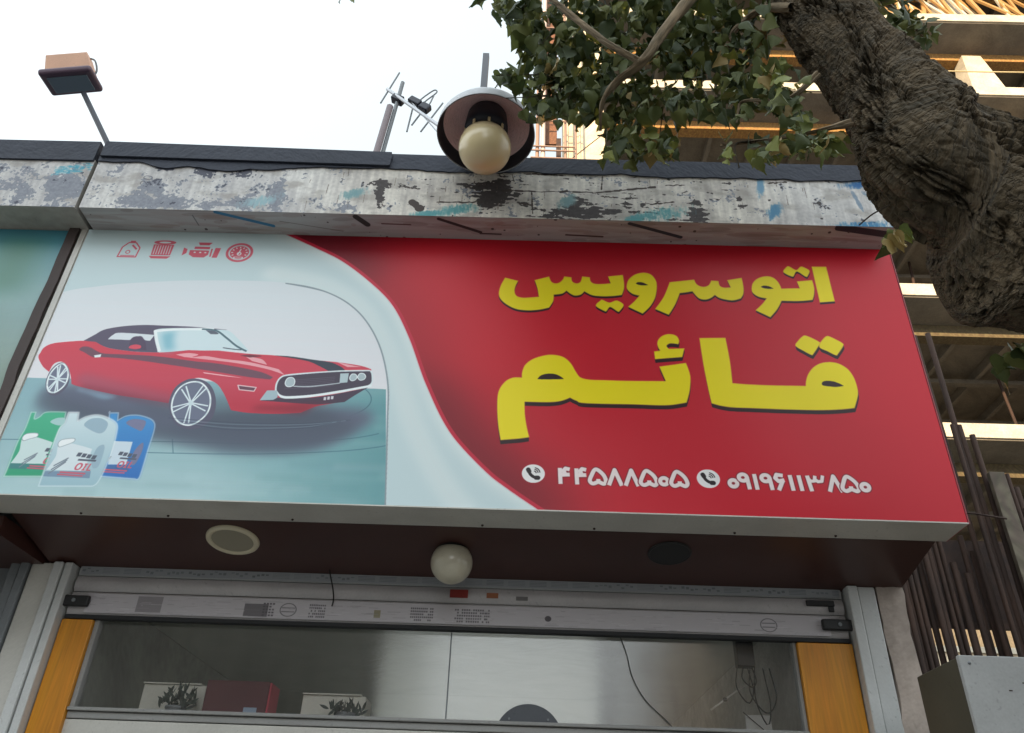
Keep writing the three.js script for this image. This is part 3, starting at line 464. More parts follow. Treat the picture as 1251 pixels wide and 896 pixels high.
// left neighbour: the same roof edge goes on, its own banner below
{
  const t = thing('neighbour_shop', 'neighbouring shop at the left edge with teal banner under weathered roof edge', 'shop');
  const tex = canvasTex(1600, 168, (ctx, W, H) => {
    paintPeel(ctx, W, H, [[80, 0.7, 26, 0.4, 0.7], [40, 0.6, 40, 0.3, 0.5], [-60, 0.6, 80, 0.3, 0.6]], [[90, 0.3, 8, 0.1, 0.6]], 96 - 780, 780);
    const X = (u) => ((u - 96 + 780) / 780) * W; for (let i = 0; i < 120; i++) { const k = rnd(-1, 1); ctx.fillStyle = `rgba(56,146,170,${rnd(0.15, 0.55)})`; ctx.fillRect(X(70 + k * 22), H * (0.2 - 0.06 * k + rnd(-0.09, 0.09)), rnd(4, 16), rnd(2, 6)); }
  });
  const f = new THREE.PlaneGeometry(3.2, 0.335); f.translate(XL - 0.022 - 1.6, 4.5195, 0.1655);
  mesh('roof_edge', f, new THREE.MeshStandardMaterial({ map: tex, roughness: 0.75 }), t);
  mesh('roof_slab', box(XL - 3.222, XL - 0.022, 4.352, 4.687, -8.4, 0.163), M.plaster, t);
  mesh('bitumen_edge', box(XL - 3.222, XL - 0.024, 4.672, 4.81, -8.4, 0.178), M.bitumen, t);
  const ban = canvasTex(512, 460, (ctx, W, H) => {
    ctx.fillStyle = '#7fa49c'; ctx.fillRect(0, 0, W, H);
    const g = ctx.createLinearGradient(0, 0, 0, H); g.addColorStop(0, '#3f8396'); g.addColorStop(0.25, '#7d9fa3'); g.addColorStop(0.6, '#86988e'); g.addColorStop(1, '#64807e'); ctx.fillStyle = g; ctx.fillRect(0, 0, W, H);
    ctx.filter = 'blur(14px)'; for (let i = 0; i < 60; i++) { ctx.fillStyle = `rgba(${['70,140,140', '150,180,165', '96,120,104'][i % 3]},${rnd(0.1, 0.4)})`; ctx.fillRect(rnd(W), rnd(H), rnd(20, 120), rnd(20, 80)); }
    ctx.fillStyle = '#b59a72'; ctx.fillRect(W - 190, H * 0.36, 110, H * 0.22); ctx.fillStyle = '#4d7d6c'; ctx.fillRect(W - 60, 20, 40, 110); ctx.filter = 'none';
  });
  const bf = new THREE.PlaneGeometry(2.9, 1.46); bf.translate(-2.345 - 1.45, 3.615, -0.002);
  mesh('banner', bf, new THREE.MeshStandardMaterial({ map: ban, roughness: 0.38 }), t);
  mesh('banner_frame', box(-5.24, -2.338, 2.875, 4.35, -0.2, -0.005), M.frameWhite, t);
  // dark ragged strip that covers the gap between both signs
  const L = [], Rr = []; for (let i = 0; i <= 30; i++) { const y = 2.88 + (i / 30) * 1.47, k = fbm(y * 2.3, 4, 1, 3) * 0.03; L.push([-2.350 + k, y]); Rr.push([-2.300 + k * 0.8 + fbm(y * 9, 1, 2, 2) * 0.008, y]); }
  mesh('edge_strip', metreUV(prism([...L, ...Rr.reverse()].reverse(), 0.012).translate(0, 0, 0.002)), mat(lin(0.06, 0.042, 0.04), 0.7, { map: dirtyTex }), t);
  mesh('soffit', box(-5.24, -2.245, 2.79, 2.87, -0.7, -0.2), M.soffit, t);
  mesh('front_wall', box(-5.4, -2.43, 0, 4.352, -8.4, -0.72), concrete(lin(0.10, 0.11, 0.115)), t);
  mesh('shutter', box(-5.3, -2.41, 0.14, 2.79, -0.715, -0.68), M.steelGrey, t);
}

// ------------------------------------------------------------------ the shop sign
{
  const t = thing('shop_sign', 'wide lit-box sign with yellow lettering on red and a red car on pale blue', 'sign');
  mesh('box_body', box(-2.262, 1.832, 2.889, 4.351, -0.2, -0.003), M.frameWhite, t);
  const p = new THREE.PlaneGeometry(4.086, 1.466); // sheet cut to the frame
  const uv = p.attributes.uv; for (let i = 0; i < 4; i++) uv.setXY(i, uv.getX(i) * (4.086 / 4.1) + 0.0005, 1 - (1 - uv.getY(i)) * (1.466 / 1.4734) - 0.003);
  p.translate(-0.213, 3.6215, 0.001);
  mesh('printed_sheet', p, new THREE.MeshPhysicalMaterial({ map: signTex, roughness: 0.4, specularIntensity: 0.55 }), t);
  mesh('frame_edge', box(-2.262, 1.832, 2.8835, 2.8888, -0.2, 0.004), M.frameWhite, t);
  mesh('frame_edge', box(-2.290, -2.2625, 2.884, 4.351, -0.2, 0.006), M.frameWhite, t);
  mesh('frame_edge', box(1.8325, 1.8365, 2.884, 4.351, -0.2, 0.003), mat(lin(0.30, 0.03, 0.045), 0.4), t);
  const sc = new THREE.SphereGeometry(0.006, 8, 6); for (const x of [-1.9, -1.52, -0.98, -0.16, 0.32, 0.92, 1.35]) { const s = mesh('screw', sc, M.rustDark, t); s.position.set(x, 2.882, -0.17); }
}

// ------------------------------------------------------------------ roller shutter, pulled up
const film = canvasTex(2048, 80, (ctx, W, H) => {
  ctx.fillStyle = '#8f9296'; ctx.fillRect(0, 0, W, H);
  for (let x = 0; x < W; x += 58) { ctx.fillStyle = `rgba(70,76,84,${rnd(0.25, 0.6)})`; if (rnd() < 0.4) for (let k = 0; k < 4; k++) ctx.fillRect(x, 14 + k * 14, 46, 5); else for (let k = 0; k < 4; k++) ctx.fillRect(x + k * 12 + 3, 12 + rnd(30), 8, rnd(8, 26)); }
});
{
  const t = thing('roller_shutter', 'rolled up aluminium roller shutter with worn film and stickers under brown soffit', 'shutter');
  const x0 = -2.085, x1 = 1.515;
  const slat = (y0, y1, bulge) => { const pts = []; for (let i = 0; i <= 8; i++) { const k = i / 8; pts.push([-0.645 + bulge * Math.sin(k * Math.PI), y0 + (y1 - y0) * k]); } const g = prism([...pts, [-0.665, y1], [-0.665, y0]], x1 - x0); g.rotateY(-Math.PI / 2).translate(x1, 0, 0); return metreUV(g); };
  // the profile is drawn as (z, y): turn maps local x to world z
  const top = mesh('slat', slat(2.757, 2.805, 0.008), new THREE.MeshStandardMaterial({ color: lin(0.42, 0.43, 0.45), roughness: 0.5, map: dirtyTex }), t);
  const fp = new THREE.PlaneGeometry(x1 - x0 - 0.02, 0.038); fp.translate((x0 + x1) / 2, 2.779, -0.6355); mesh('printed_film', fp, new THREE.MeshStandardMaterial({ map: film, roughness: 0.5 }), top);
  const sl = mat(lin(0.50, 0.48, 0.50), 0.45, { map: dirtyTex });
  const mid = mesh('slat', slat(2.682, 2.753, 0.012), sl, t), low = mesh('slat', slat(2.574, 2.678, 0.008), sl, t);
  mesh('bottom_seal', box(x0, x1, 2.553, 2.573, -0.668, -0.632, 0.004), M.rubber, t);
  for (const [a, b] of [[x0 - 0.035, x0 + 0.10], [x1 - 0.12, x1 + 0.035]]) { const l = mesh('latch', cleaned([box(a, b, 2.605, 2.655, -0.634, -0.610, 0.008), box(a < 0 ? a - 0.012 : b - 0.01, a < 0 ? a + 0.01 : b + 0.012, 2.595, 2.668, -0.64, -0.602, 0.006)]), M.black, t); mesh('keyhole', rod(V((a + b) / 2, 2.63, -0.612), V((a + b) / 2, 2.63, -0.606), 0.009), M.steelGrey, l); }
  mesh('hasp', cleaned([box(1.34, 1.47, 2.715, 2.742, -0.632, -0.620, 0.004), box(1.44, 1.465, 2.69, 2.715, -0.632, -0.622, 0.003)]), M.black, t);
  const st = (n, x, y, w, h, c, z = -0.6318, parent = mid) => mesh(n, box(x - w / 2, x + w / 2, y - h / 2, y + h / 2, z - 0.001, z + 0.0012), mat(c, 0.5, { map: dirtyTex }), parent);
  st('red_sticker', -0.275, 2.722, 0.085, 0.038, lin(0.30, 0.035, 0.03)); st('orange_sticker', -0.118, 2.718, 0.055, 0.024, lin(0.32, 0.10, 0.03)); st('torn_sticker', 0.02, 2.708, 0.055, 0.018, lin(0.16, 0.15, 0.15));
  // worn stencil prints on the lowest slat
  const pr = canvasTex(2048, 60, (ctx, W, H) => {
    ctx.fillStyle = '#b9b4b8'; ctx.fillRect(0, 0, W, H);
    const X = (u) => ((u - 82) / 958) * W; ctx.fillStyle = 'rgba(86,82,86,0.85)';
    const grid = (u, w, n) => { for (let i = 0; i < n; i++) for (let k = 0; k < 5; k++) if (rnd() < 0.8) ctx.fillRect(X(u) + i * (w / n), 12 + k * 9, (w / n) * 0.7, 5.5); };
    ctx.globalAlpha = 0.55; ctx.fillRect(X(148), 4, 70, 50); ctx.globalAlpha = 0.9; ctx.fillRect(X(288), 16, 66, 40); ctx.globalAlpha = 1; grid(312, 34, 4); grid(372, 46, 9); grid(503, 64, 12); grid(560, 88, 14); grid(598, 16, 3);
    ctx.lineWidth = 3; ctx.strokeStyle = 'rgba(96,92,96,0.8)'; for (const u of [345, 962]) { ctx.beginPath(); ctx.ellipse(X(u), 32, 22, 20, 0, 0, 7); ctx.stroke(); ctx.beginPath(); ctx.moveTo(X(u) - 18, 26); ctx.lineTo(X(u) + 18, 26); ctx.moveTo(X(u) - 18, 38); ctx.lineTo(X(u) + 18, 38); ctx.stroke(); }
    ctx.fillStyle = 'rgba(120,112,70,0.7)'; ctx.fillRect(X(456), 24, 18, 24); ctx.fillStyle = '#4a4448'; ctx.beginPath(); ctx.arc(X(680), 34, 9, 0, 7); ctx.fill();
    for (let i = 0; i < 400; i++) { ctx.fillStyle = `rgba(${rnd() < 0.5 ? '210,206,210' : '130,124,128'},${rnd(0.1, 0.4)})`; ctx.fillRect(rnd(W), rnd(H), rnd(3, 40), rnd(1, 3)); }
  });
  const pp = new THREE.PlaneGeometry(x1 - x0 - 0.16, 0.088); pp.translate((x0 + x1) / 2, 2.626, -0.6355); mesh('printed_film', pp, new THREE.MeshStandardMaterial({ map: pr, roughness: 0.5 }), low);
}
// ------------------------------------------------------------------ transom window; white cartons and plants behind it replace reflections
{
  const t = thing('transom_window', 'wide two pane transom window below the roller shutter', 'window');
  const gl = new THREE.MeshPhysicalMaterial({ color: 0xffffff, transmission: 1, roughness: 0.13, thickness: 0 });
  mesh('pane', box(-1.94, -0.303, 2.18, 2.60, -0.684, -0.680), gl, t); mesh('pane', box(-0.297, 1.268, 2.18, 2.60, -0.684, -0.680), gl, t);
  mesh('glass_joint', box(-0.303, -0.297, 2.18, 2.60, -0.686, -0.678), M.steelGrey, t);
  mesh('frame', cleaned([box(-1.947, -1.925, 2.18, 2.60, -0.70, -0.655, 0.003), box(1.256, 1.271, 2.18, 2.60, -0.70, -0.655, 0.003)]), M.aluDark, t);
  mesh('sill', cleaned([box(-1.947, 1.271, 2.165, 2.18, -0.71, -0.64, 0.004), box(-1.947, 1.271, 2.135, 2.163, -0.70, -0.655, 0.004)]), M.aluDark, t);
  mesh('lintel_bar', box(-2.09, 1.52, 2.02, 2.132, -0.70, -0.66, 0.004), M.frameWhite, t);
}
{
  const led = thing('shelf_board', 'narrow shelf board behind the transom window', 'shelf'); mesh('board', box(-2.055, 1.32, 2.148, 2.166, -1.20, -0.72), M.aluDark, led); mesh('bracket', box(-2.055, -2.02, 2.09, 2.147, -1.15, -0.74), M.steelGrey, led);
  const rb = thing('red_carton', 'dark red carton with bright red end behind the window glass', 'carton', [-1.255, 2.167, -0.90]);
  mesh('body', box(-0.17, 0.12, 0, 0.175, -0.08, 0.08, 0.004), mat(lin(0.085, 0.012, 0.018), 0.6, { map: dirtyTex }), rb); mesh('end_flap', box(0.121, 0.128, 0.005, 0.17, -0.075, 0.075), mat(lin(0.45, 0.03, 0.06), 0.5), rb);
  mesh('label', box(0.02, 0.08, 0.01, 0.06, 0.081, 0.083), mat(lin(0.25, 0.32, 0.42), 0.6), rb);
  for (const [x, w, h, label] of [[-1.63, 0.30, 0.175, 'left added white carton in place of a bright reflection in the glass'], [-0.86, 0.30, 0.15, 'right added white carton in place of a bright reflection in the glass']]) {  // added cartons stand in for bright patches mirrored in the glass
    const c = thing('reflection_carton', label, 'carton', [x, 2.167, -1.05], 0, 'added white cartons in place of window reflections');
    mesh('body', box(-w / 2, w / 2, 0, h, -0.1, 0.08, 0.003), mat(lin(0.80, 0.79, 0.72), 0.6, { map: dirtyTex }), c); mesh('lid_flap', box(-w / 2, w / 2 - 0.02, h + 0.001, h + 0.006, -0.1, 0.095), mat(lin(0.72, 0.70, 0.62), 0.7), c);
  }
  const leafS = () => { const s = new THREE.Shape(); s.moveTo(0, 0); s.quadraticCurveTo(0.014, 0.02, 0, 0.055); s.quadraticCurveTo(-0.014, 0.02, 0, 0); return new THREE.ShapeGeometry(s, 4); };
  for (const [x, z, n, h, label] of [[-1.56, -0.86, 70, 0.15, 'bushy added pot plant in place of a dark tree reflection'], [-0.78, -0.88, 46, 0.11, 'low added pot plant in place of a dark tree reflection']]) {  // added plants stand in for tree silhouettes mirrored in the glass
    const p = thing('pot_plant', label, 'plant', [x, 2.167, z], 0, 'added pot plants in place of window reflections');
    mesh('pot', new THREE.LatheGeometry([[0.0, 0], [0.035, 0], [0.045, 0.05], [0.048, 0.05], [0.048, 0.06], [0.04, 0.06], [0.0, 0.05]].map(([a, b]) => new THREE.Vector2(a, b)), 16), M.steelGrey, p);
    const gs = []; for (let i = 0; i < n; i++) { const a = rnd(6.28), r = rnd(0.02, 0.085), g = leafS(); g.rotateX(rnd(-0.7, 0.7)); g.rotateZ(rnd(-1.2, 1.2)); g.rotateY(a); g.translate(Math.cos(a) * r, 0.04 + rnd(0, h - 0.06) * (1 - r * 3), Math.sin(a) * r); gs.push(g); }
    const f = mesh('foliage', cleaned(gs), mat(lin(0.03, 0.045, 0.035), 0.6, { side: THREE.DoubleSide }), p); f.userData.kind = 'stuff';
  }
  const dome = thing('half_round_plate', 'dark half round plate fixed to the glass above the sill', 'plate', [0.062, 2.182, -0.678]);
  const hs = new THREE.Shape(); hs.absarc(0, -0.075, 0.148, Math.asin(0.075 / 0.148), Math.PI - Math.asin(0.075 / 0.148), false); hs.closePath();
  mesh('plate', metreUV(new THREE.ExtrudeGeometry(hs, { depth: 0.006, bevelEnabled: true, bevelSize: 0.002, bevelThickness: 0.002, bevelSegments: 2, curveSegments: 40 })), mat(lin(0.05, 0.058, 0.075), 0.4, { map: dirtyTex }), dome);
  for (const x of [-0.085, 0.085]) mesh('screw', rod(V(x, 0.012, 0.008), V(x, 0.012, 0.012), 0.005), M.steelGrey, dome);
  const cb = mesh('ceiling_cable', tube([V(0.475, 2.56, -0.672), V(0.50, 2.49, -0.673), V(0.525, 2.38, -0.672), V(0.575, 2.29, -0.673), V(0.66, 2.21, -0.672), V(0.685, 2.185, -0.672)], 0.0018, 40), M.cable); tag(cb, 'thin black tube standing in for a curved crack in the right pane', 'cable');  // dark tube laid over the pane in place of a crack
  const jb = thing('junction_box', 'small black junction box with cable loops on the right inner wall', 'junction box', [1.06, 2.47, -0.80]);
  mesh('housing', box(-0.03, 0.05, 0, 0.13, -0.03, 0.03, 0.005), M.black, jb);
  for (const [a, b, d] of [[-0.03, 0.03, 0.16], [0.0, 0.05, 0.09], [0.03, 0.13, 0.20], [0.05, 0.10, 0.25]]) mesh('cable_loop', tube([V(a, 0.01, 0.01), V(a - 0.015, -d * 0.6, 0.02), V((a + b) / 2, -d, 0.02), V(b, -d * 0.7, 0.01), V(b - 0.01, 0.0, 0)], 0.0032, 30), M.cable, jb);
  const pl = thing('wall_plate', 'white square plate on the inner wall near the right jamb', 'plate', [1.14, 2.169, -0.95]); mesh('plate', box(-0.06, 0.06, 0, 0.12, -0.006, 0.006, 0.002), mat(lin(0.7, 0.7, 0.68), 0.5), pl); mesh('edge_rod', rod(V(-0.07, 0.13, 0.015), V(0.06, 0.02, 0.015), 0.002), M.black, pl);
  const ch = thing('cable_trunking', 'pale slanting cable trunking behind the right pane', 'trunking'); mesh('channel', bar(seen(868, 868, -1.0), seen(912, 836, -1.0), 0.008, 0.01), M.frameWhite, ch); mesh('clip', box(-0.008, 0.008, -0.008, 0.008, -0.008, 0.008, 0.002), M.black, ch).position.copy(seen(886, 855, -0.99));
}
// ------------------------------------------------------------------ lamps of the canopy
{
  const t = thing('recessed_lamp', 'round recessed lamp with cream ring in the brown soffit, unlit', 'lamp', [-1.288, 2.8525, -0.36], 0, 'recessed lamps in the soffit'); t.rotation.x = -0.195;
  mesh('ring', new THREE.TorusGeometry(0.105, 0.014, 10, 40).rotateX(Math.PI / 2), mat(lin(0.62, 0.55, 0.40), 0.4), t); mesh('reflector', new THREE.CylinderGeometry(0.1, 0.1, 0.012, 36), mat(lin(0.30, 0.27, 0.20), 0.35), t);
  const e = thing('empty_lamp_hole', 'flat black disc for the dark of an empty lamp hole in the right soffit', 'lamp', [0.672, 2.8515, -0.36]); e.rotation.x = -0.195;
  mesh('ring', new THREE.TorusGeometry(0.092, 0.006, 8, 36).rotateX(Math.PI / 2), M.black, e); mesh('socket', new THREE.CylinderGeometry(0.09, 0.09, 0.008, 36), M.black, e);  // flat black disc paints the darkness of the hole, no recess behind it
  const g = thing('globe_lamp', 'dirty cream glass globe lamp hanging under the soffit', 'lamp', [-0.30, 2.835, -0.40]);
  const gm = new THREE.MeshPhysicalMaterial({ color: lin(0.62, 0.58, 0.47), roughness: 0.3, map: dirtyTex, clearcoat: 0.6, clearcoatRoughness: 0.08 });
  mesh('globe', new THREE.SphereGeometry(0.094, 40, 28).translate(0, -0.045, 0), gm, g); mesh('socket', new THREE.CylinderGeometry(0.06, 0.075, 0.04, 28).translate(0.0, 0.035, 0), M.black, g);
  const w = mesh('hanging_wire', tube([V(-0.895, 2.83, -0.60), V(-0.885, 2.79, -0.60), V(-0.862, 2.72, -0.605), V(-0.852, 2.67, -0.61), V(-0.856, 2.64, -0.615)], 0.0035, 24), M.cable); tag(w, 'short black wire hanging from soffit over the shutter', 'wire');
}
{
  // enamel shade with a big cream globe on a square steel arm
  const t = thing('street_shade_lamp', 'enamel shade lamp with large cream globe on square arm before the roof edge', 'lamp', [-0.218, 4.70, 0.40]);
  const tilt = new THREE.Group(); tilt.name = 'lamp_head'; tilt.rotation.x = -0.06; t.add(tilt);
  const pr = (l) => l.map(([a, b]) => new THREE.Vector2(a, b));
  mesh('shade', new THREE.LatheGeometry(pr([[0.075, 0.125], [0.10, 0.118], [0.16, 0.085], [0.215, 0.040], [0.232, 0.012], [0.237, -0.030], [0.241, -0.030], [0.237, 0.015], [0.22, 0.047], [0.163, 0.093], [0.10, 0.128], [0.075, 0.132]]), 64), mat(lin(0.50, 0.52, 0.56), 0.35, { map: dirtyTex }), tilt);
  const inTex = grainTex(256, 3, (u, v) => { const m = torus(u, v, 14, 4, 3), s = step(0.2, 0.3, torus(u, v, 26, 3, 8)); return [0.88 + 0.2 * m - 0.3 * s, 0.60 + 0.2 * m - 0.2 * s, 0.58 + 0.2 * m - 0.2 * s]; });
  mesh('inner_coat', new THREE.LatheGeometry(pr([[0.075, 0.1225], [0.10, 0.1155], [0.16, 0.0825], [0.2135, 0.0385]]), 64), mat(lin(0.98, 0.96, 0.98), 0.4, { map: inTex, side: THREE.DoubleSide }), tilt);
  mesh('rim_band', new THREE.LatheGeometry(pr([[0.2132, 0.0380], [0.2295, 0.011], [0.2345, -0.0285]]), 64), mat(lin(0.035, 0.035, 0.045), 0.45, { side: THREE.DoubleSide, map: dirtyTex }), tilt);
  mesh('socket', new THREE.LatheGeometry(pr([[0, 0.18], [0.05, 0.18], [0.074, 0.165], [0.098, 0.11], [0.106, 0.04], [0.108, -0.03], [0.0, -0.03]]), 36), M.navy, tilt);
  mesh('globe', new THREE.SphereGeometry(0.127, 48, 32).translate(0, -0.125, 0.0), M.globe, tilt);
  const cl = []; for (let k = 0; k < 9; k++) { const a = k / 9 * 6.283; cl.push(new THREE.BoxGeometry(0.012, 0.03, 0.006).rotateY(-a + Math.PI / 2).translate(Math.cos(a) * 0.107, -0.042, Math.sin(a) * 0.107)); }
  mesh('globe_clip', cleaned(cl), M.globe, tilt);
  const aTop = seen(594, 68, 0.30), arm = mesh('arm', metreUV(new THREE.BoxGeometry(0.034, aTop.y - 4.70, 0.034).translate(aTop.x + 0.218, (aTop.y + 4.70) / 2 - 4.70, -0.10)), mat(lin(0.07, 0.075, 0.09), 0.35), t);
  mesh('arm_plug', new THREE.BoxGeometry(0.028, 0.003, 0.028).translate(aTop.x + 0.218, aTop.y - 4.70 + 0.002, -0.10), M.black, arm);
  mesh('bracket', cleaned([bar(V(0, 0.17, -0.03), V(-0.02, 0.17, -0.10), 0.03, 0.03), bar(V(-0.02, 0.0, -0.118), V(-0.02, 0.09, -0.22), 0.03, 0.02)]), M.navy, t);
}
{
  const t = thing('flood_lamp', 'rusty orange flood lamp on thin pole on the roof at left', 'lamp', [0, 0, 0]);
  const head = new THREE.Group(); head.name = 'lamp_head'; head.position.copy(seen(88, 97, -0.4)); t.add(head); head.rotation.set(0.28, 0.15, 0.24); head.scale.setScalar(0.82);
  const body = [[-0.17, 0.02], [0.17, 0.02], [0.185, -0.0], [0.15, 0.19], [-0.15, 0.19]];
  mesh('housing', metreUV(prism(body.map(([a, b]) => [a, b]), 0.13, 0.008).translate(0, -0.02, -0.04)), mat(lin(0.75, 0.45, 0.32), 0.6, { map: dirtyTex }), head);
  mesh('front_frame', metreUV(new RoundedBoxGeometry(0.40, 0.06, 0.30, 3, 0.025).translate(0, -0.035, 0.03)), mat(lin(0.10, 0.06, 0.09), 0.5), head);
  mesh('lens', new RoundedBoxGeometry(0.30, 0.012, 0.2, 3, 0.005).translate(0, -0.067, 0.03), mat(lin(0.16, 0.22, 0.26), 0.1), head);
  mesh('yoke', tube([V(0.18, -0.02, 0.05), V(0.205, 0.02, 0.05), V(0.20, 0.12, 0.05), V(0.165, 0.16, 0.03)], 0.008, 16), M.steelGrey, head);
  const hp = head.position; mesh('pole', rod(seen(102, 114, -0.4), seen(102, 114, -0.4).lerp(seen(132, 177, -0.4), 2.4), 0.017), M.navy, t);
}
{
  const z = -1.2, a = (u, v, dz = 0) => seen(u, v, z + dz);
  const t = thing('tv_antenna', 'television antenna with short rods on a mast above the roof', 'antenna');
  const base = a(455, 240), top = a(492, 101); base.y = 4.79; const pb = a(466, 192), ext = pb.clone().add(pb.clone().sub(top).multiplyScalar((pb.y - 4.79) / (top.y - pb.y)));
  mesh('mast', rod(ext, top, 0.017), M.steelGrey, t);
  const m2 = a(477, 134), e2 = ext.clone().add(V(-0.04, 0, 0.03)); mesh('mast_sleeve', rod(e2, m2.add(V(0, 0, 0.03)), 0.028), mat(lin(0.20, 0.16, 0.17), 0.6), t);
  mesh('boom', rod(a(473, 109), a(545, 160, 0.15), 0.014), M.galvanised, t);
  for (const [p, q] of [[[488, 89], [465, 126]], [[541, 126], [514, 161]], [[504, 133], [497, 161]], [[513, 140], [503, 153]]]) mesh('antenna_rod', rod(a(...p), a(...q), 0.007), M.steelGrey, t);
  mesh('folded_dipole', cleaned([tube([a(508, 127), a(520, 117), a(532, 110), a(534, 112), a(522, 122), a(512, 130)], 0.006, 30), tube([a(530, 117), a(524, 128), a(520, 131)], 0.006, 14)]), M.steelGrey, t);
  mesh('connector_box', metreUV(new RoundedBoxGeometry(0.11, 0.06, 0.06, 2, 0.01).rotateZ(-0.6).translate(...a(507, 125).toArray())), M.navy, t);
  mesh('connector_box', metreUV(new RoundedBoxGeometry(0.09, 0.075, 0.06, 2, 0.015).rotateZ(-0.6).translate(...a(519, 132).toArray())), M.navy, t);
  mesh('mast_clamp', metreUV(new RoundedBoxGeometry(0.10, 0.06, 0.07, 2, 0.01).rotateZ(-0.5).translate(...a(486, 122).toArray())), M.navy, t);
  mesh('support_rod', rod(a(500, 122), a(540, 168, 0.1), 0.005), M.galvanised, t);
}
// ------------------------------------------------------------------ metal cabinet and stored iron poles at the right
{
  const t = thing('metal_cabinet', 'tall pale grey metal cabinet at the lower right beside the iron poles', 'cabinet');
  mesh('body', box(1.60, 2.6, 0.13, 2.335, -0.26, 0.075, 0.006), mat(lin(0.075, 0.068, 0.048), 0.6, { map: dirtyTex }), t);
  mesh('door', box(1.597, 2.602, 0.16, 2.338, 0.077, 0.1, 0.005), mat(lin(0.44, 0.45, 0.46), 0.5, { map: dirtyTex, bumpMap: concreteBump, bumpScale: 0.002 }), t);
  mesh('seam', box(2.02, 2.026, 0.17, 2.33, 0.1, 0.1015), M.steelGrey, t); for (const [x, y] of [[1.63, 2.31], [1.98, 2.31], [2.06, 2.31], [1.63, 2.05]]) mesh('rivet', new THREE.SphereGeometry(0.006, 10, 8).translate(x, y, 0.1), M.steelGrey, t);
  mesh('handle', box(2.45, 2.48, 1.2, 1.4, 0.1, 0.13, 0.008), M.black, t);
  mesh('scratch', box(1.80, 1.816, 2.245, 2.249, 0.1, 0.1012), M.rustDark, t); mesh('scratch', box(1.745, 1.757, 2.218, 2.222, 0.1, 0.1012), M.rustDark, t);
  const proto = thing('iron_pole', 'rusty iron pole standing upright in the close row beside the shop', 'pole', [0, 0, 0], 0, 'rusty iron poles stored upright beside the shop');
  mesh('shaft', metreUV(new THREE.CylinderGeometry(0.0135, 0.0135, 1, 10).translate(0, 0.5, 0)), M.rust, proto); 
  let first = true; const lab = 'rusty iron pole in the lower close row between concrete pillar and grey plank';
  // tops of the poles that rise above the rest, seen past the end of the sign, then two dense rows
  const spots = [[1119, 411, -0.98], [1130, 408, -0.96], [1161, 519, -0.92], [1173, 520, -0.95], [1187, 532, -0.92], [1197, 556, -0.98], [1231, 580, -0.90], [1243, 596, -0.95], [1254, 622, -0.92]].map(([u, v, z]) => seen(u, v, z));
  for (let i = 0; i < 24; i++) spots.push(V(1.813 + i * 0.032 + rnd(-0.006, 0.006), i < 11 ? rnd(3.3, 4.1) : rnd(3.0, 3.35), -1.02 - rnd(0.05)));
  const own = ['left one of the two tallest rusty iron poles at the sign edge', 'right one of the two tallest rusty iron poles at the sign edge', 'first of three middle tall rusty poles under the white slab edge', 'second of three middle tall rusty poles under the white slab edge', 'third of three middle tall rusty poles under the white slab edge', 'rusty iron pole just left of the grey plank', 'first rusty iron pole right of the grey plank', 'second rusty iron pole right of the grey plank', 'third rusty iron pole right of the grey plank'];
  spots.forEach((p, i) => {
    const o = first ? proto : proto.clone(); if (!first) { o.name = numbered('iron_pole'); scene.add(o); } first = false;
    tag(o, own[i] ?? lab, 'pole', 'rusty iron poles stored upright beside the shop');
    o.position.set(p.x, 0.05, p.z); o.scale.set(rnd(0.9, 1.25), p.y - 0.05, rnd(0.9, 1.2)); o.rotation.z = rnd(-0.004, 0.004);
  });
  const sb = seen(1180, 767, -1.2).y, sheet = thing('iron_sheet', 'dark rusted iron sheet hung behind the row of iron poles', 'sheet', [0, 0, -1.2]);
  mesh('panel', box(1.79, 3.2, sb, 3.28, -0.004, 0.004), M.rustDark, sheet); mesh('rail', box(1.79, 3.2, sb - 0.012, sb + 0.02, 0.005, 0.03), M.rust, sheet);
  const plank = thing('wooden_plank', 'weathered grey plank standing among the iron poles', 'plank', [seen(1216, 578, -0.86).x, 0, -0.86]); mesh('board', box(-0.042, 0.042, 0.02, seen(1216, 578, -0.86).y, -0.015, 0.015, 0.004), mat(lin(0.16, 0.14, 0.125), 0.85, { map: woodTex }), plank);
  mesh('nail', rod(V(0, 2.9, 0.01), V(0, 2.9, 0.022), 0.005), M.rustDark, plank);
  const wire = mesh('tie_wire', tube([seen(1160, 626, -0.82), seen(1185, 627, -0.82), seen(1205, 630, -0.80), seen(1230, 634, -0.82)], 0.005, 20), M.rustDark); tag(wire, 'rusty tie wire wrapped across the iron poles', 'wire');
  const yard = thing('yard_wall', 'pale sunlit yard wall far behind the iron poles', 'wall'); mesh('wall_panel', box(2.6, 30, 0, 5.1, -11.2, -11.0), M.cream, yard); mesh('coping', box(2.6, 30, 5.1, 5.2, -11.25, -10.95), M.slab, yard);
}
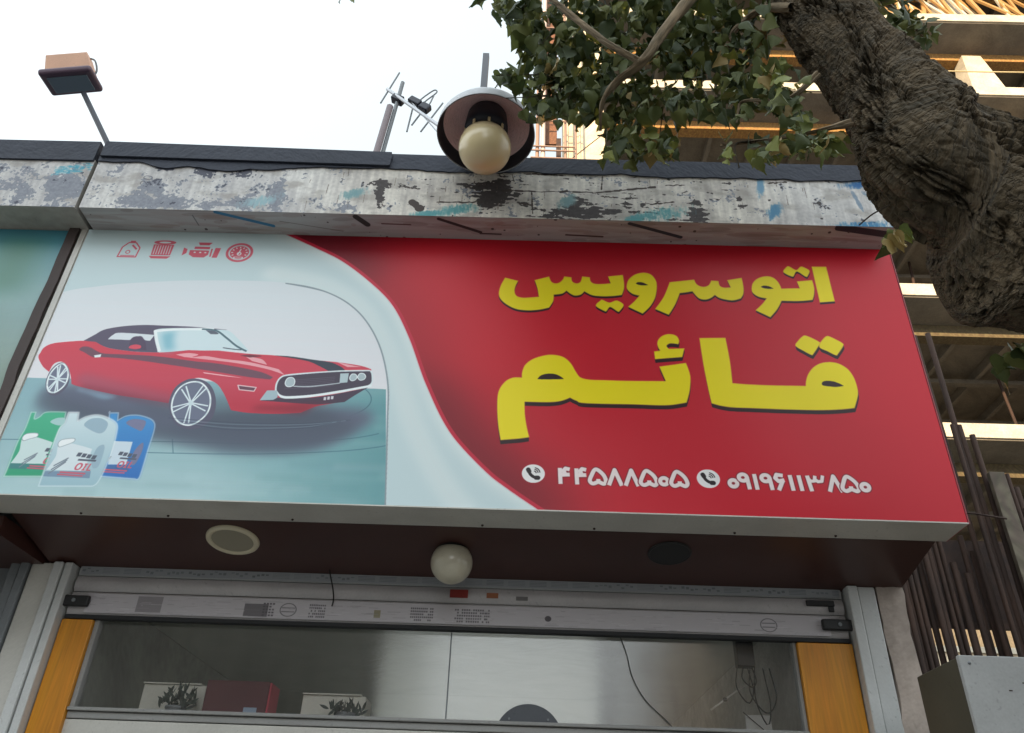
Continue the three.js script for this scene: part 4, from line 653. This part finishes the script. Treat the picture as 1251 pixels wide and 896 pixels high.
// ------------------------------------------------------------------ concrete frame under construction behind the shop
{
  const t = thing('unfinished_building', 'tall bare concrete frame under construction with sunlit slab edges at right', 'building');
  const x0 = 2.08, x1 = 26, zf = -12.1, levels = [10.17, 13.98, 17.6, 21.36, 24.84, 28.5, 32.1];
  const shadedForm = mat(lin(0.15, 0.12, 0.075), 0.85, { map: woodTex });  // lower beams without sun: their shade is put into the wood colour
  mesh('lower_wall', box(x0, x1, 0, 9.8, -20.2, -20.01), M.slabShaded, t);
  for (const y of levels) {
    const s = mesh('floor_slab', box(x0, x1, y - 0.36, y, -24, zf + 0.0, 0), M.slabShaded, t);
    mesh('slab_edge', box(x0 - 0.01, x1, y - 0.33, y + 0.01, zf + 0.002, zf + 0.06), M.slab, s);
    mesh('edge_beam', box(x0, x1, y - 0.69, y - 0.362, -13.55, -13.2), y < 15 ? shadedForm : M.formwork, t);
    for (let x = x0 + 0.7; x < 17; x += 1.35) mesh('joist', box(x - 0.06, x + 0.06, y - 0.60, y - 0.362, -20, -13.56), M.slabShaded, t);
    for (const z of [-15.4, -17.6]) mesh('cross_beam', box(x0, x1, y - 0.72, y - 0.603, z - 0.1, z + 0.1), M.slabShaded, t);
  }
  for (let k = 0; k + 1 < levels.length; k++) for (const x of [13.95, 18.2, 22.4]) {
    const a = levels[k] + 0.005, b = levels[k + 1] - 0.693, c = new THREE.CylinderGeometry(0.42, 0.88, b - a, 4, 1).rotateY(Math.PI / 4); c.scale(1, 1, 0.8);
    c.translate(x, (a + b) / 2, -13.25); const g = c.toNonIndexed(); g.computeVertexNormals(); mesh('column', metreUV(g), M.slab, t);
  }
  for (let k = 0; k + 1 < levels.length; k++) for (const x of [5.2, 9.4]) mesh('inner_column', box(x - 0.25, x + 0.25, levels[k] + 0.005, levels[k + 1] - 0.73, -17.9, -17.4), M.slabShaded, t);
  mesh('stair_wall', box(0.92, 2.06, 0, 34, -12.9, -12.15), M.cream, t);
  for (const x of [1.02, 1.36]) mesh('wall_rib', box(x - 0.02, x + 0.02, 14, 34, -12.148, -12.11), M.slab, t);
  mesh('rear_core', box(x0 + 2, x1, 0, 36, -24.5, -24.02), M.slabShaded, t);
  // timber shores standing askew on the upper floors
  for (let i = 0; i < 46; i++) { const x = 9.6 + i * 0.19 + rnd(-0.15, 0.15), y = 24.85; mesh('shore', bar(V(x, y, -12.25 - rnd(0.6)), V(x - rnd(0.1, 1.3) * (rnd() < 0.8 ? 1 : -0.7), 28.1, -12.5 - rnd(0.9)), rnd(0.05, 0.12), 0.07), i % 3 ? M.formwork : M.slab, t); }
  for (const k of [0, 1, 2, 3, 4]) for (let i = 0; i < 7; i++) { const x = 3 + i * 2.4 + rnd(1), y = levels[k]; mesh('shore', rod(V(x, y, -14.6 - rnd(2)), V(x + rnd(-0.4, 0.4), levels[k + 1] - 0.4, -15 - rnd(1)), 0.04), M.rustDark, t); }
  const rp = mesh('guard_rope', tube([V(8.5, 22.15, -12.1), V(12, 22.12, -12.1), V(18, 22.18, -12.1)], 0.022, 20), mat(lin(0.45, 0.36, 0.2), 0.8), t);
}
{
  const t = thing('scaffold', 'rusty pipe scaffold with brown board beside the unfinished building', 'scaffold'), z = -11.6, a = (u, v) => seen(u, v, z);
  const pipe = mat(lin(0.30, 0.22, 0.18), 0.7, { map: rustTex }), up = (u, w, m = pipe) => { const p = a(u, 205); return mesh('pole', rod(V(p.x, 0.0, z), V(p.x, 27, z), w), m, t); };
  up(656, 0.05); up(663, 0.06, mat(lin(0.45, 0.36, 0.32), 0.6)); up(691, 0.035); up(704, 0.03);
  for (const v of [20, 36, 43, 142, 150, 181, 186, 195]) { const p = a(640 + (v > 100 ? 8 : 0), v), q = a(702, v + 2); mesh('rail', rod(V(p.x, p.y, z + 0.08), V(q.x, q.y, z + 0.08), 0.022), pipe, t); }
  const b1 = a(664, 168), b2 = a(681, 110); mesh('board', box(b1.x, b2.x, b1.y, b2.y + 5.5, z - 0.3, z - 0.22), mat(lin(0.19, 0.085, 0.05), 0.8, { map: woodTex }), t);
  const c1 = a(680, 205), c2 = a(686, 162); mesh('board', box(c1.x, c2.x, c1.y - 4, c2.y, z - 0.3, z - 0.2), M.rustDark, t);
  mesh('brace', rod(a(692, 199), a(742, 160), 0.014), M.rust, t);
}
// ------------------------------------------------------------------ street tree
{
  const t = thing('street_tree', 'old gnarled street tree leaning over the right end of the sign', 'tree', [0, 0, 0]);
  const barkTex = grainTex(1024, 1, (u, v) => { const a = torus(u * 1, v, 7, 5, 2), b = torus(u, v * 1, 30, 4, 6), l = torus(u, v, 4, 4, 12); const c = 0.62 + 0.55 * a + 0.6 * b; return [c * 1.0 + 0.22 * l, c * 0.93 + 0.03 + 0.20 * l, c * 0.82 + 0.16 * l]; });
  barkTex.repeat.set(1, 1); const barkBump = grainTex(1024, 1, (u, v) => { const f = torus(u, v, 40, 5, 3), r = torus(u, v, 18, 4, 15); return 0.55 + 0.6 * f - 0.3 * step(0.75, 1, 1 - Math.abs(r) * 5); });
  const bark = mat(lin(0.115, 0.085, 0.056), 0.95, { map: barkTex, bumpMap: barkBump, bumpScale: 0.02 });
  // distance to the border of the bark plate at (x, y), and that plate's own height; the pattern closes after n cells in x
  const hash = (i, j, k) => { let h = (i * 374761393 + j * 668265263 + k * 974711) | 0; h = Math.imul(h ^ (h >>> 13), 1274126177); return ((h ^ (h >>> 16)) >>> 0) / 4294967296; };
  function plates(x, y, n) {
    const ix = Math.floor(x), iy = Math.floor(y); let f1 = 9, f2 = 9, own = 0;
    for (let i = ix - 1; i <= ix + 1; i++) for (let j = iy - 1; j <= iy + 1; j++) {
      const m = ((i % n) + n) % n, dx = i + hash(m, j, 1) - x, dy = j + hash(m, j, 2) - y, d = Math.hypot(dx, dy);
      if (d < f1) { f2 = f1; f1 = d; own = hash(m, j, 3); } else if (d < f2) f2 = d;
    }
    return [f2 - f1, own];
  }
  // swept limb: furrows along the limb, burls where knots stand
  function limb(pts, radii, nu, nv, amp, knots = []) {
    const c = new THREE.CatmullRomCurve3(pts, false, 'centripetal'), fr = c.computeFrenetFrames(nu, false), pos = [], uv = [], idx = [];
    const R = (s) => { const f = s * (radii.length - 1), i = Math.min(radii.length - 2, Math.floor(f)), k = step(0, 1, f - i); return radii[i] * (1 - k) + radii[i + 1] * k; };
    const len = c.getLength(), plateN = Math.max(6, Math.round(6.283 * radii[Math.floor(radii.length / 2)] * 17));
    for (let i = 0; i <= nu; i++) {
      const s = i / nu, p = c.getPoint(s), r0 = R(s);
      for (let j = 0; j <= nv; j++) {
        const a = (j / nv) * 2 * Math.PI, ca = Math.cos(a), sa = Math.sin(a), n = fr.normals[i].clone().multiplyScalar(ca).addScaledVector(fr.binormals[i], sa);
        const L = s * len, lump = fbm(ca * 1.1 + 5, sa * 1.1, L * 1.3, 3) * 0.12;
        const q = fbm(ca * 3.2, sa * 3.2 + 9, L * 1.7 + 4, 3), w = fbm(ca * 7 + q * 2, sa * 7, L * 2.4 + q * 3, 4);
        const [edge, own] = plates((j % nv) / nv * plateN + q * 3.2, L * 6.5 + w * 1.2, plateN), crack = 1 - step(0.0, 0.34, edge), ridge = 1 - Math.abs(w) * 4.6, fine = fbm(ca * 16, sa * 16, L * 30, 4), chunk = fbm(ca * 5 + q * 2, sa * 5, L * 5 + q * 3, 5);
        const rough = 0.35 + 1.4 * step(-0.12, 0.22, fbm(ca * 1.6 + 3, sa * 1.6, L * 1.5 + 8, 2)); let d = lump * r0 + amp * rough * (-1.25 * crack + 0.5 * own - 0.35 * clamp(ridge) ** 2 + 0.32 * fine + 0.5 * chunk);
        const x = p.clone().addScaledVector(n, r0);
        for (const [k, kr, kd] of knots) { const g = Math.exp(-x.distanceToSquared(k) / (kr * kr)); d += kd * g * (1 + 1.4 * fbm(x.x * 9, x.y * 9, x.z * 9, 4)); }
        x.addScaledVector(n, d); pos.push(x.x, x.y, x.z); uv.push((j / nv) * Math.max(1, Math.round(r0 * 6.3)), L);
      }
    }
    for (let i = 0; i < nu; i++) for (let j = 0; j < nv; j++) { const a = i * (nv + 1) + j, b = a + nv + 1; idx.push(a, a + 1, b, b, a + 1, b + 1); }
    const g = new THREE.BufferGeometry(); g.setAttribute('position', new THREE.Float32BufferAttribute(pos, 3)); g.setAttribute('uv', new THREE.Float32BufferAttribute(uv, 2)); g.setIndex(idx); g.computeVertexNormals(); return g;
  }
  const zt = 1.3, at = (u, v, dz = 0) => seen(u, v, zt + dz);
  const K = [[at(1150, 330, 0.15), 0.12, 0.05], [at(1205, 380, 0.15), 0.14, 0.085], [at(1100, 70, 0.1), 0.08, 0.035], [at(1130, 112, 0.1), 0.10, 0.04], [at(1215, 215, 0.35), 0.2, 0.03]];
  mesh('trunk', limb([V(2.75, -0.1, 1.1), V(2.72, 1.4, 1.1), V(2.45, 2.75, 1.15), at(1420, 335), at(1268, 296), at(1150, 205), at(1074, 110), at(1003, 12), at(955, -90), at(930, -260)], [0.52, 0.40, 0.37, 0.37, 0.31, 0.215, 0.145, 0.15, 0.15, 0.14], 760, 320, 0.016, K), bark, t);
  const twigBark = mat(lin(0.22, 0.165, 0.115), 0.9, { map: barkTex });
  const br = (pts, r) => mesh('branch', limb(pts, r, 70, 18, 0.004), twigBark, t);
  br([at(935, -60, 0), at(885, -40, 0.0), at(838, 4, 0.02), at(806, 45, 0.02), at(786, 74, 0), at(750, 104, -0.08), at(736, 126, -0.12), at(733, 160, -0.2)], [0.05, 0.036, 0.022, 0.018, 0.017, 0.014, 0.010, 0.004]);
  br([at(783, 76, 0.0), at(745, 55, 0.0), at(705, 24, -0.02), at(668, -6, -0.04), at(630, -40, -0.1)], [0.012, 0.0125, 0.012, 0.010, 0.008]);
  br([at(968, 10, 0.05), at(930, 12, -0.05), at(900, 35, -0.12), at(880, 80, -0.15), at(872, 120, -0.15)], [0.02, 0.015, 0.011, 0.008, 0.004]);
  br([at(1000, 90, 0.15), at(965, 120, 0.12), at(935, 122, 0.08), at(905, 126, 0.0), at(900, 150, 0)], [0.011, 0.008, 0.006, 0.005, 0.003]);
  br([at(1040, 150, 0.2), at(1000, 160, 0.2), at(960, 168, 0.15), at(925, 172, 0.1), at(880, 178, 0.1)], [0.012, 0.006, 0.005, 0.004, 0.002]);
  br([at(1010, 20, -0.1), at(1060, -10, -0.2), at(1100, 18, -0.25), at(1128, 45, -0.3)], [0.03, 0.014, 0.009, 0.004]);
  // leaves: heart-shaped blades folded along the midrib, hanging tip down
  const blade = (fold, curl, wid, wave) => {
    const rows = [[0, 0.03, 0], [0.02, 0.28, 0.06], [0.13, 0.45, 0.05], [0.28, 0.50, 0.04], [0.44, 0.45, 0.05], [0.6, 0.34, 0.06], [0.76, 0.20, 0.05], [0.89, 0.08, 0.03], [1, 0, 0]], p = [], ix = [];
    rows.forEach(([l, w, up], r) => {
      const z = curl * l * l + 0.05 * wave * Math.sin(l * 5);
      for (const k of [-1, -0.55, 0, 0.55, 1]) p.push(k * w * wid, -l + Math.abs(k) * up * 1.6, z + Math.abs(k) ** 1.5 * w * fold + (Math.abs(k) === 1 ? wave * 0.06 * Math.sin(l * 15 + k * 2) : 0));
    });
    for (let i = 0; i < rows.length - 1; i++) for (let q = 0; q < 4; q++) { const a = i * 5 + q; ix.push(a, a + 5, a + 1, a + 1, a + 5, a + 6); }
    const g = new THREE.BufferGeometry(); g.setAttribute('position', new THREE.Float32BufferAttribute(p, 3)); g.setIndex(ix); g.computeVertexNormals(); g.setAttribute('uv', new THREE.Float32BufferAttribute(new Float32Array(p.length / 3 * 2), 2)); return g;
  };
  const shapes = [blade(0.25, 0.15, 0.95, 1), blade(0.45, -0.25, 0.9, 0.7), blade(0.1, 0.35, 1.0, 1.2), blade(0.8, 0.1, 0.9, 0.8), blade(-0.2, -0.4, 1, 1.3), blade(1.3, 0.3, 0.9, 1)];
  const leafMat = (c) => new THREE.MeshPhysicalMaterial({ color: c, roughness: 0.55, specularIntensity: 0.3, side: THREE.DoubleSide, transmission: 0.42, thickness: 0 });
  const greens = [lin(0.062, 0.082, 0.024), lin(0.042, 0.060, 0.020), lin(0.090, 0.110, 0.032), lin(0.135, 0.150, 0.045)].map(leafMat), yellows = [lin(0.20, 0.22, 0.05), lin(0.13, 0.16, 0.045), lin(0.30, 0.22, 0.08)].map(leafMat);
  // [u, v, spread u, spread v, depth, count, share of yellow]
  const clumps = [
    [612, 8, 16, 12, -0.5, 12, 0], [645, 22, 18, 22, -0.5, 14, 0], [655, 55, 12, 20, -0.45, 10, 0], [690, 18, 28, 24, -0.45, 34, 0], [630, 40, 8, 10, -0.5, 4, 0],
    [646, 98, 10, 6, -0.5, 3, 0], [616, 96, 8, 5, -0.5, 3, 0], [632, 103, 5, 10, -0.5, 2, 0], [640, 118, 8, 7, -0.45, 4, 0], [648, 132, 8, 10, -0.45, 4, 0.3], [660, 84, 12, 16, -0.45, 12, 0], [668, 108, 14, 16, -0.45, 14, 0.1],
    [648, 138, 8, 10, -0.45, 4, 0], [665, 135, 10, 14, -0.45, 6, 0], [690, 70, 24, 26, -0.4, 36, 0.05], [700, 110, 26, 20, -0.4, 36, 0.05], [690, 140, 16, 12, -0.4, 12, 0.05], [722, 128, 18, 20, -0.35, 22, 0.1],
    [740, 30, 30, 26, -0.4, 40, 0.05], [745, 80, 26, 22, -0.35, 34, 0.05], [770, 115, 24, 14, -0.35, 26, 0.05], [760, 150, 22, 16, -0.3, 26, 0.1], [765, 182, 16, 12, -0.3, 16, 0.3], [745, 186, 5, 10, -0.3, 3, 0.3],
    [800, 20, 34, 22, -0.35, 46, 0.05], [800, 68, 26, 18, -0.3, 28, 0.05], [815, 125, 26, 14, -0.3, 26, 0.1], [805, 178, 18, 16, -0.25, 22, 0.5], [840, 50, 24, 26, -0.3, 34, 0.05], [850, 85, 22, 12, -0.25, 20, 0.1], [855, 128, 26, 12, -0.2, 26, 0.05],
    [880, 20, 26, 22, -0.25, 34, 0.05], [895, 60, 22, 24, -0.2, 30, 0.15], [905, 105, 20, 14, -0.15, 20, 0.1], [900, 130, 24, 12, -0.1, 20, 0.05], [930, 40, 22, 26, -0.1, 22, 0.1], [945, 95, 16, 14, 0.1, 12, 0.3], [955, 125, 18, 14, 0.1, 16, 0.1],
    [975, 150, 16, 12, 0.15, 14, 0.3], [985, 178, 22, 12, 0.2, 26, 0.4], [945, 188, 12, 8, 0.15, 6, 0.3], [925, 190, 6, 10, 0.15, 4, 0.4], [888, 185, 5, 8, 0.1, 3, 0.6], [1012, 180, 10, 12, 0.22, 8, 0.5],
    [1060, 8, 16, 8, -0.2, 8, 0], [1110, 30, 16, 14, -0.3, 18, 0], [1130, 40, 10, 14, -0.3, 8, 0], [1098, 288, 6, 8, 0.1, 4, 1], [1090, 300, 4, 8, 0.1, 2, 0.6], [938, 96, 8, 6, 0.15, 3, 1],
    [1228, 450, 9, 14, -0.4, 4, 0.2], [1245, 432, 8, 8, -0.4, 4, 0], [424, -3, 3, 4, -0.4, 2, 0], [700, -30, 90, 20, -0.4, 60, 0], [850, -30, 90, 20, -0.3, 60, 0], [1100, -30, 40, 16, -0.3, 16, 0],
  ];
  const all = [];
  for (const [u, v, su, sv, dz, n, yel] of clumps) for (let i = 0; i < n * 1.75; i++) {
    const g = () => (rnd() + rnd() + rnd() - 1.5) * 1.35, p = at(u + g() * su, v + g() * sv, dz + g() * 0.16); let s = rnd(0.042, 0.092);
    const q = new THREE.Quaternion().setFromEuler(new THREE.Euler(rnd(-0.9, 0.7), rnd(6.283), rnd(-0.55, 0.55), 'YXZ'));
    s *= Math.min(1, p.distanceTo(camera.position) / 3.9); const m = new THREE.Matrix4().compose(p.add(V(0, s * 0.45, 0)), q, V(s, s * rnd(0.95, 1.25), s));
    all.push({ m, s, v, shape: shapes[Math.floor(rnd(6))], mat: rnd() < yel ? yellows[Math.floor(rnd(3))] : greens[Math.floor(rnd(4))], d: p.distanceTo(camera.position) / s + (v < -10 ? 100 : 0) });
  }
  all.sort((a, b) => a.d - b.d);
  for (const l of all.slice(0, 298)) { const o = mesh('leaf', l.shape, l.mat, undefined); scene.remove(o); used.set('leaf', 0); o.name = 'leaf'; o.applyMatrix4(l.m); t.add(o); }
  let k = 0; for (const c of t.children) if (c.name === 'leaf') { if (k) c.name = 'leaf_' + String(k).padStart(3, '0'); k++; }
  for (const mt of [...greens, ...yellows]) { const gs = all.slice(298).filter((l) => l.mat === mt).map((l) => l.shape.clone().applyMatrix4(l.m)); if (gs.length) { const f = mesh('foliage', mergeGeometries(gs), mt, t); f.userData.kind = 'stuff'; } }
  // twigs that carry the outer leaves
  const tw = (a, b, c) => mesh('twig', tube([a, b, c], 0.0022, 10, 5), bark, t);
  for (const [p, q, r] of [[[700, 25], [675, 40], [655, 62]], [[700, 60], [668, 78], [640, 100]], [[690, 100], [665, 92], [606, 92]], [[690, 118], [662, 118], [618, 120]], [[668, 80], [664, 110], [656, 148]], [[740, 60], [735, 90], [720, 130]], [[720, 70], [700, 100], [694, 140]], [[760, 90], [770, 120], [765, 170]], [[800, 50], [812, 90], [806, 170]], [[700, 85], [725, 102], [752, 125]], [[690, 0], [680, 30], [690, 80]], [[840, 5], [845, 40], [850, 85]]]) tw(at(...p, -0.4), at(...q, -0.4), at(...r, -0.4));
  tw(at(920, 172, 0.1), at(899, 176, 0.1), at(903, 205, 0.1)); tw(at(1088, 250, 0.2), at(1066, 262, 0.15), at(1050, 275, 0.1));
}
renderer.render(scene, camera);
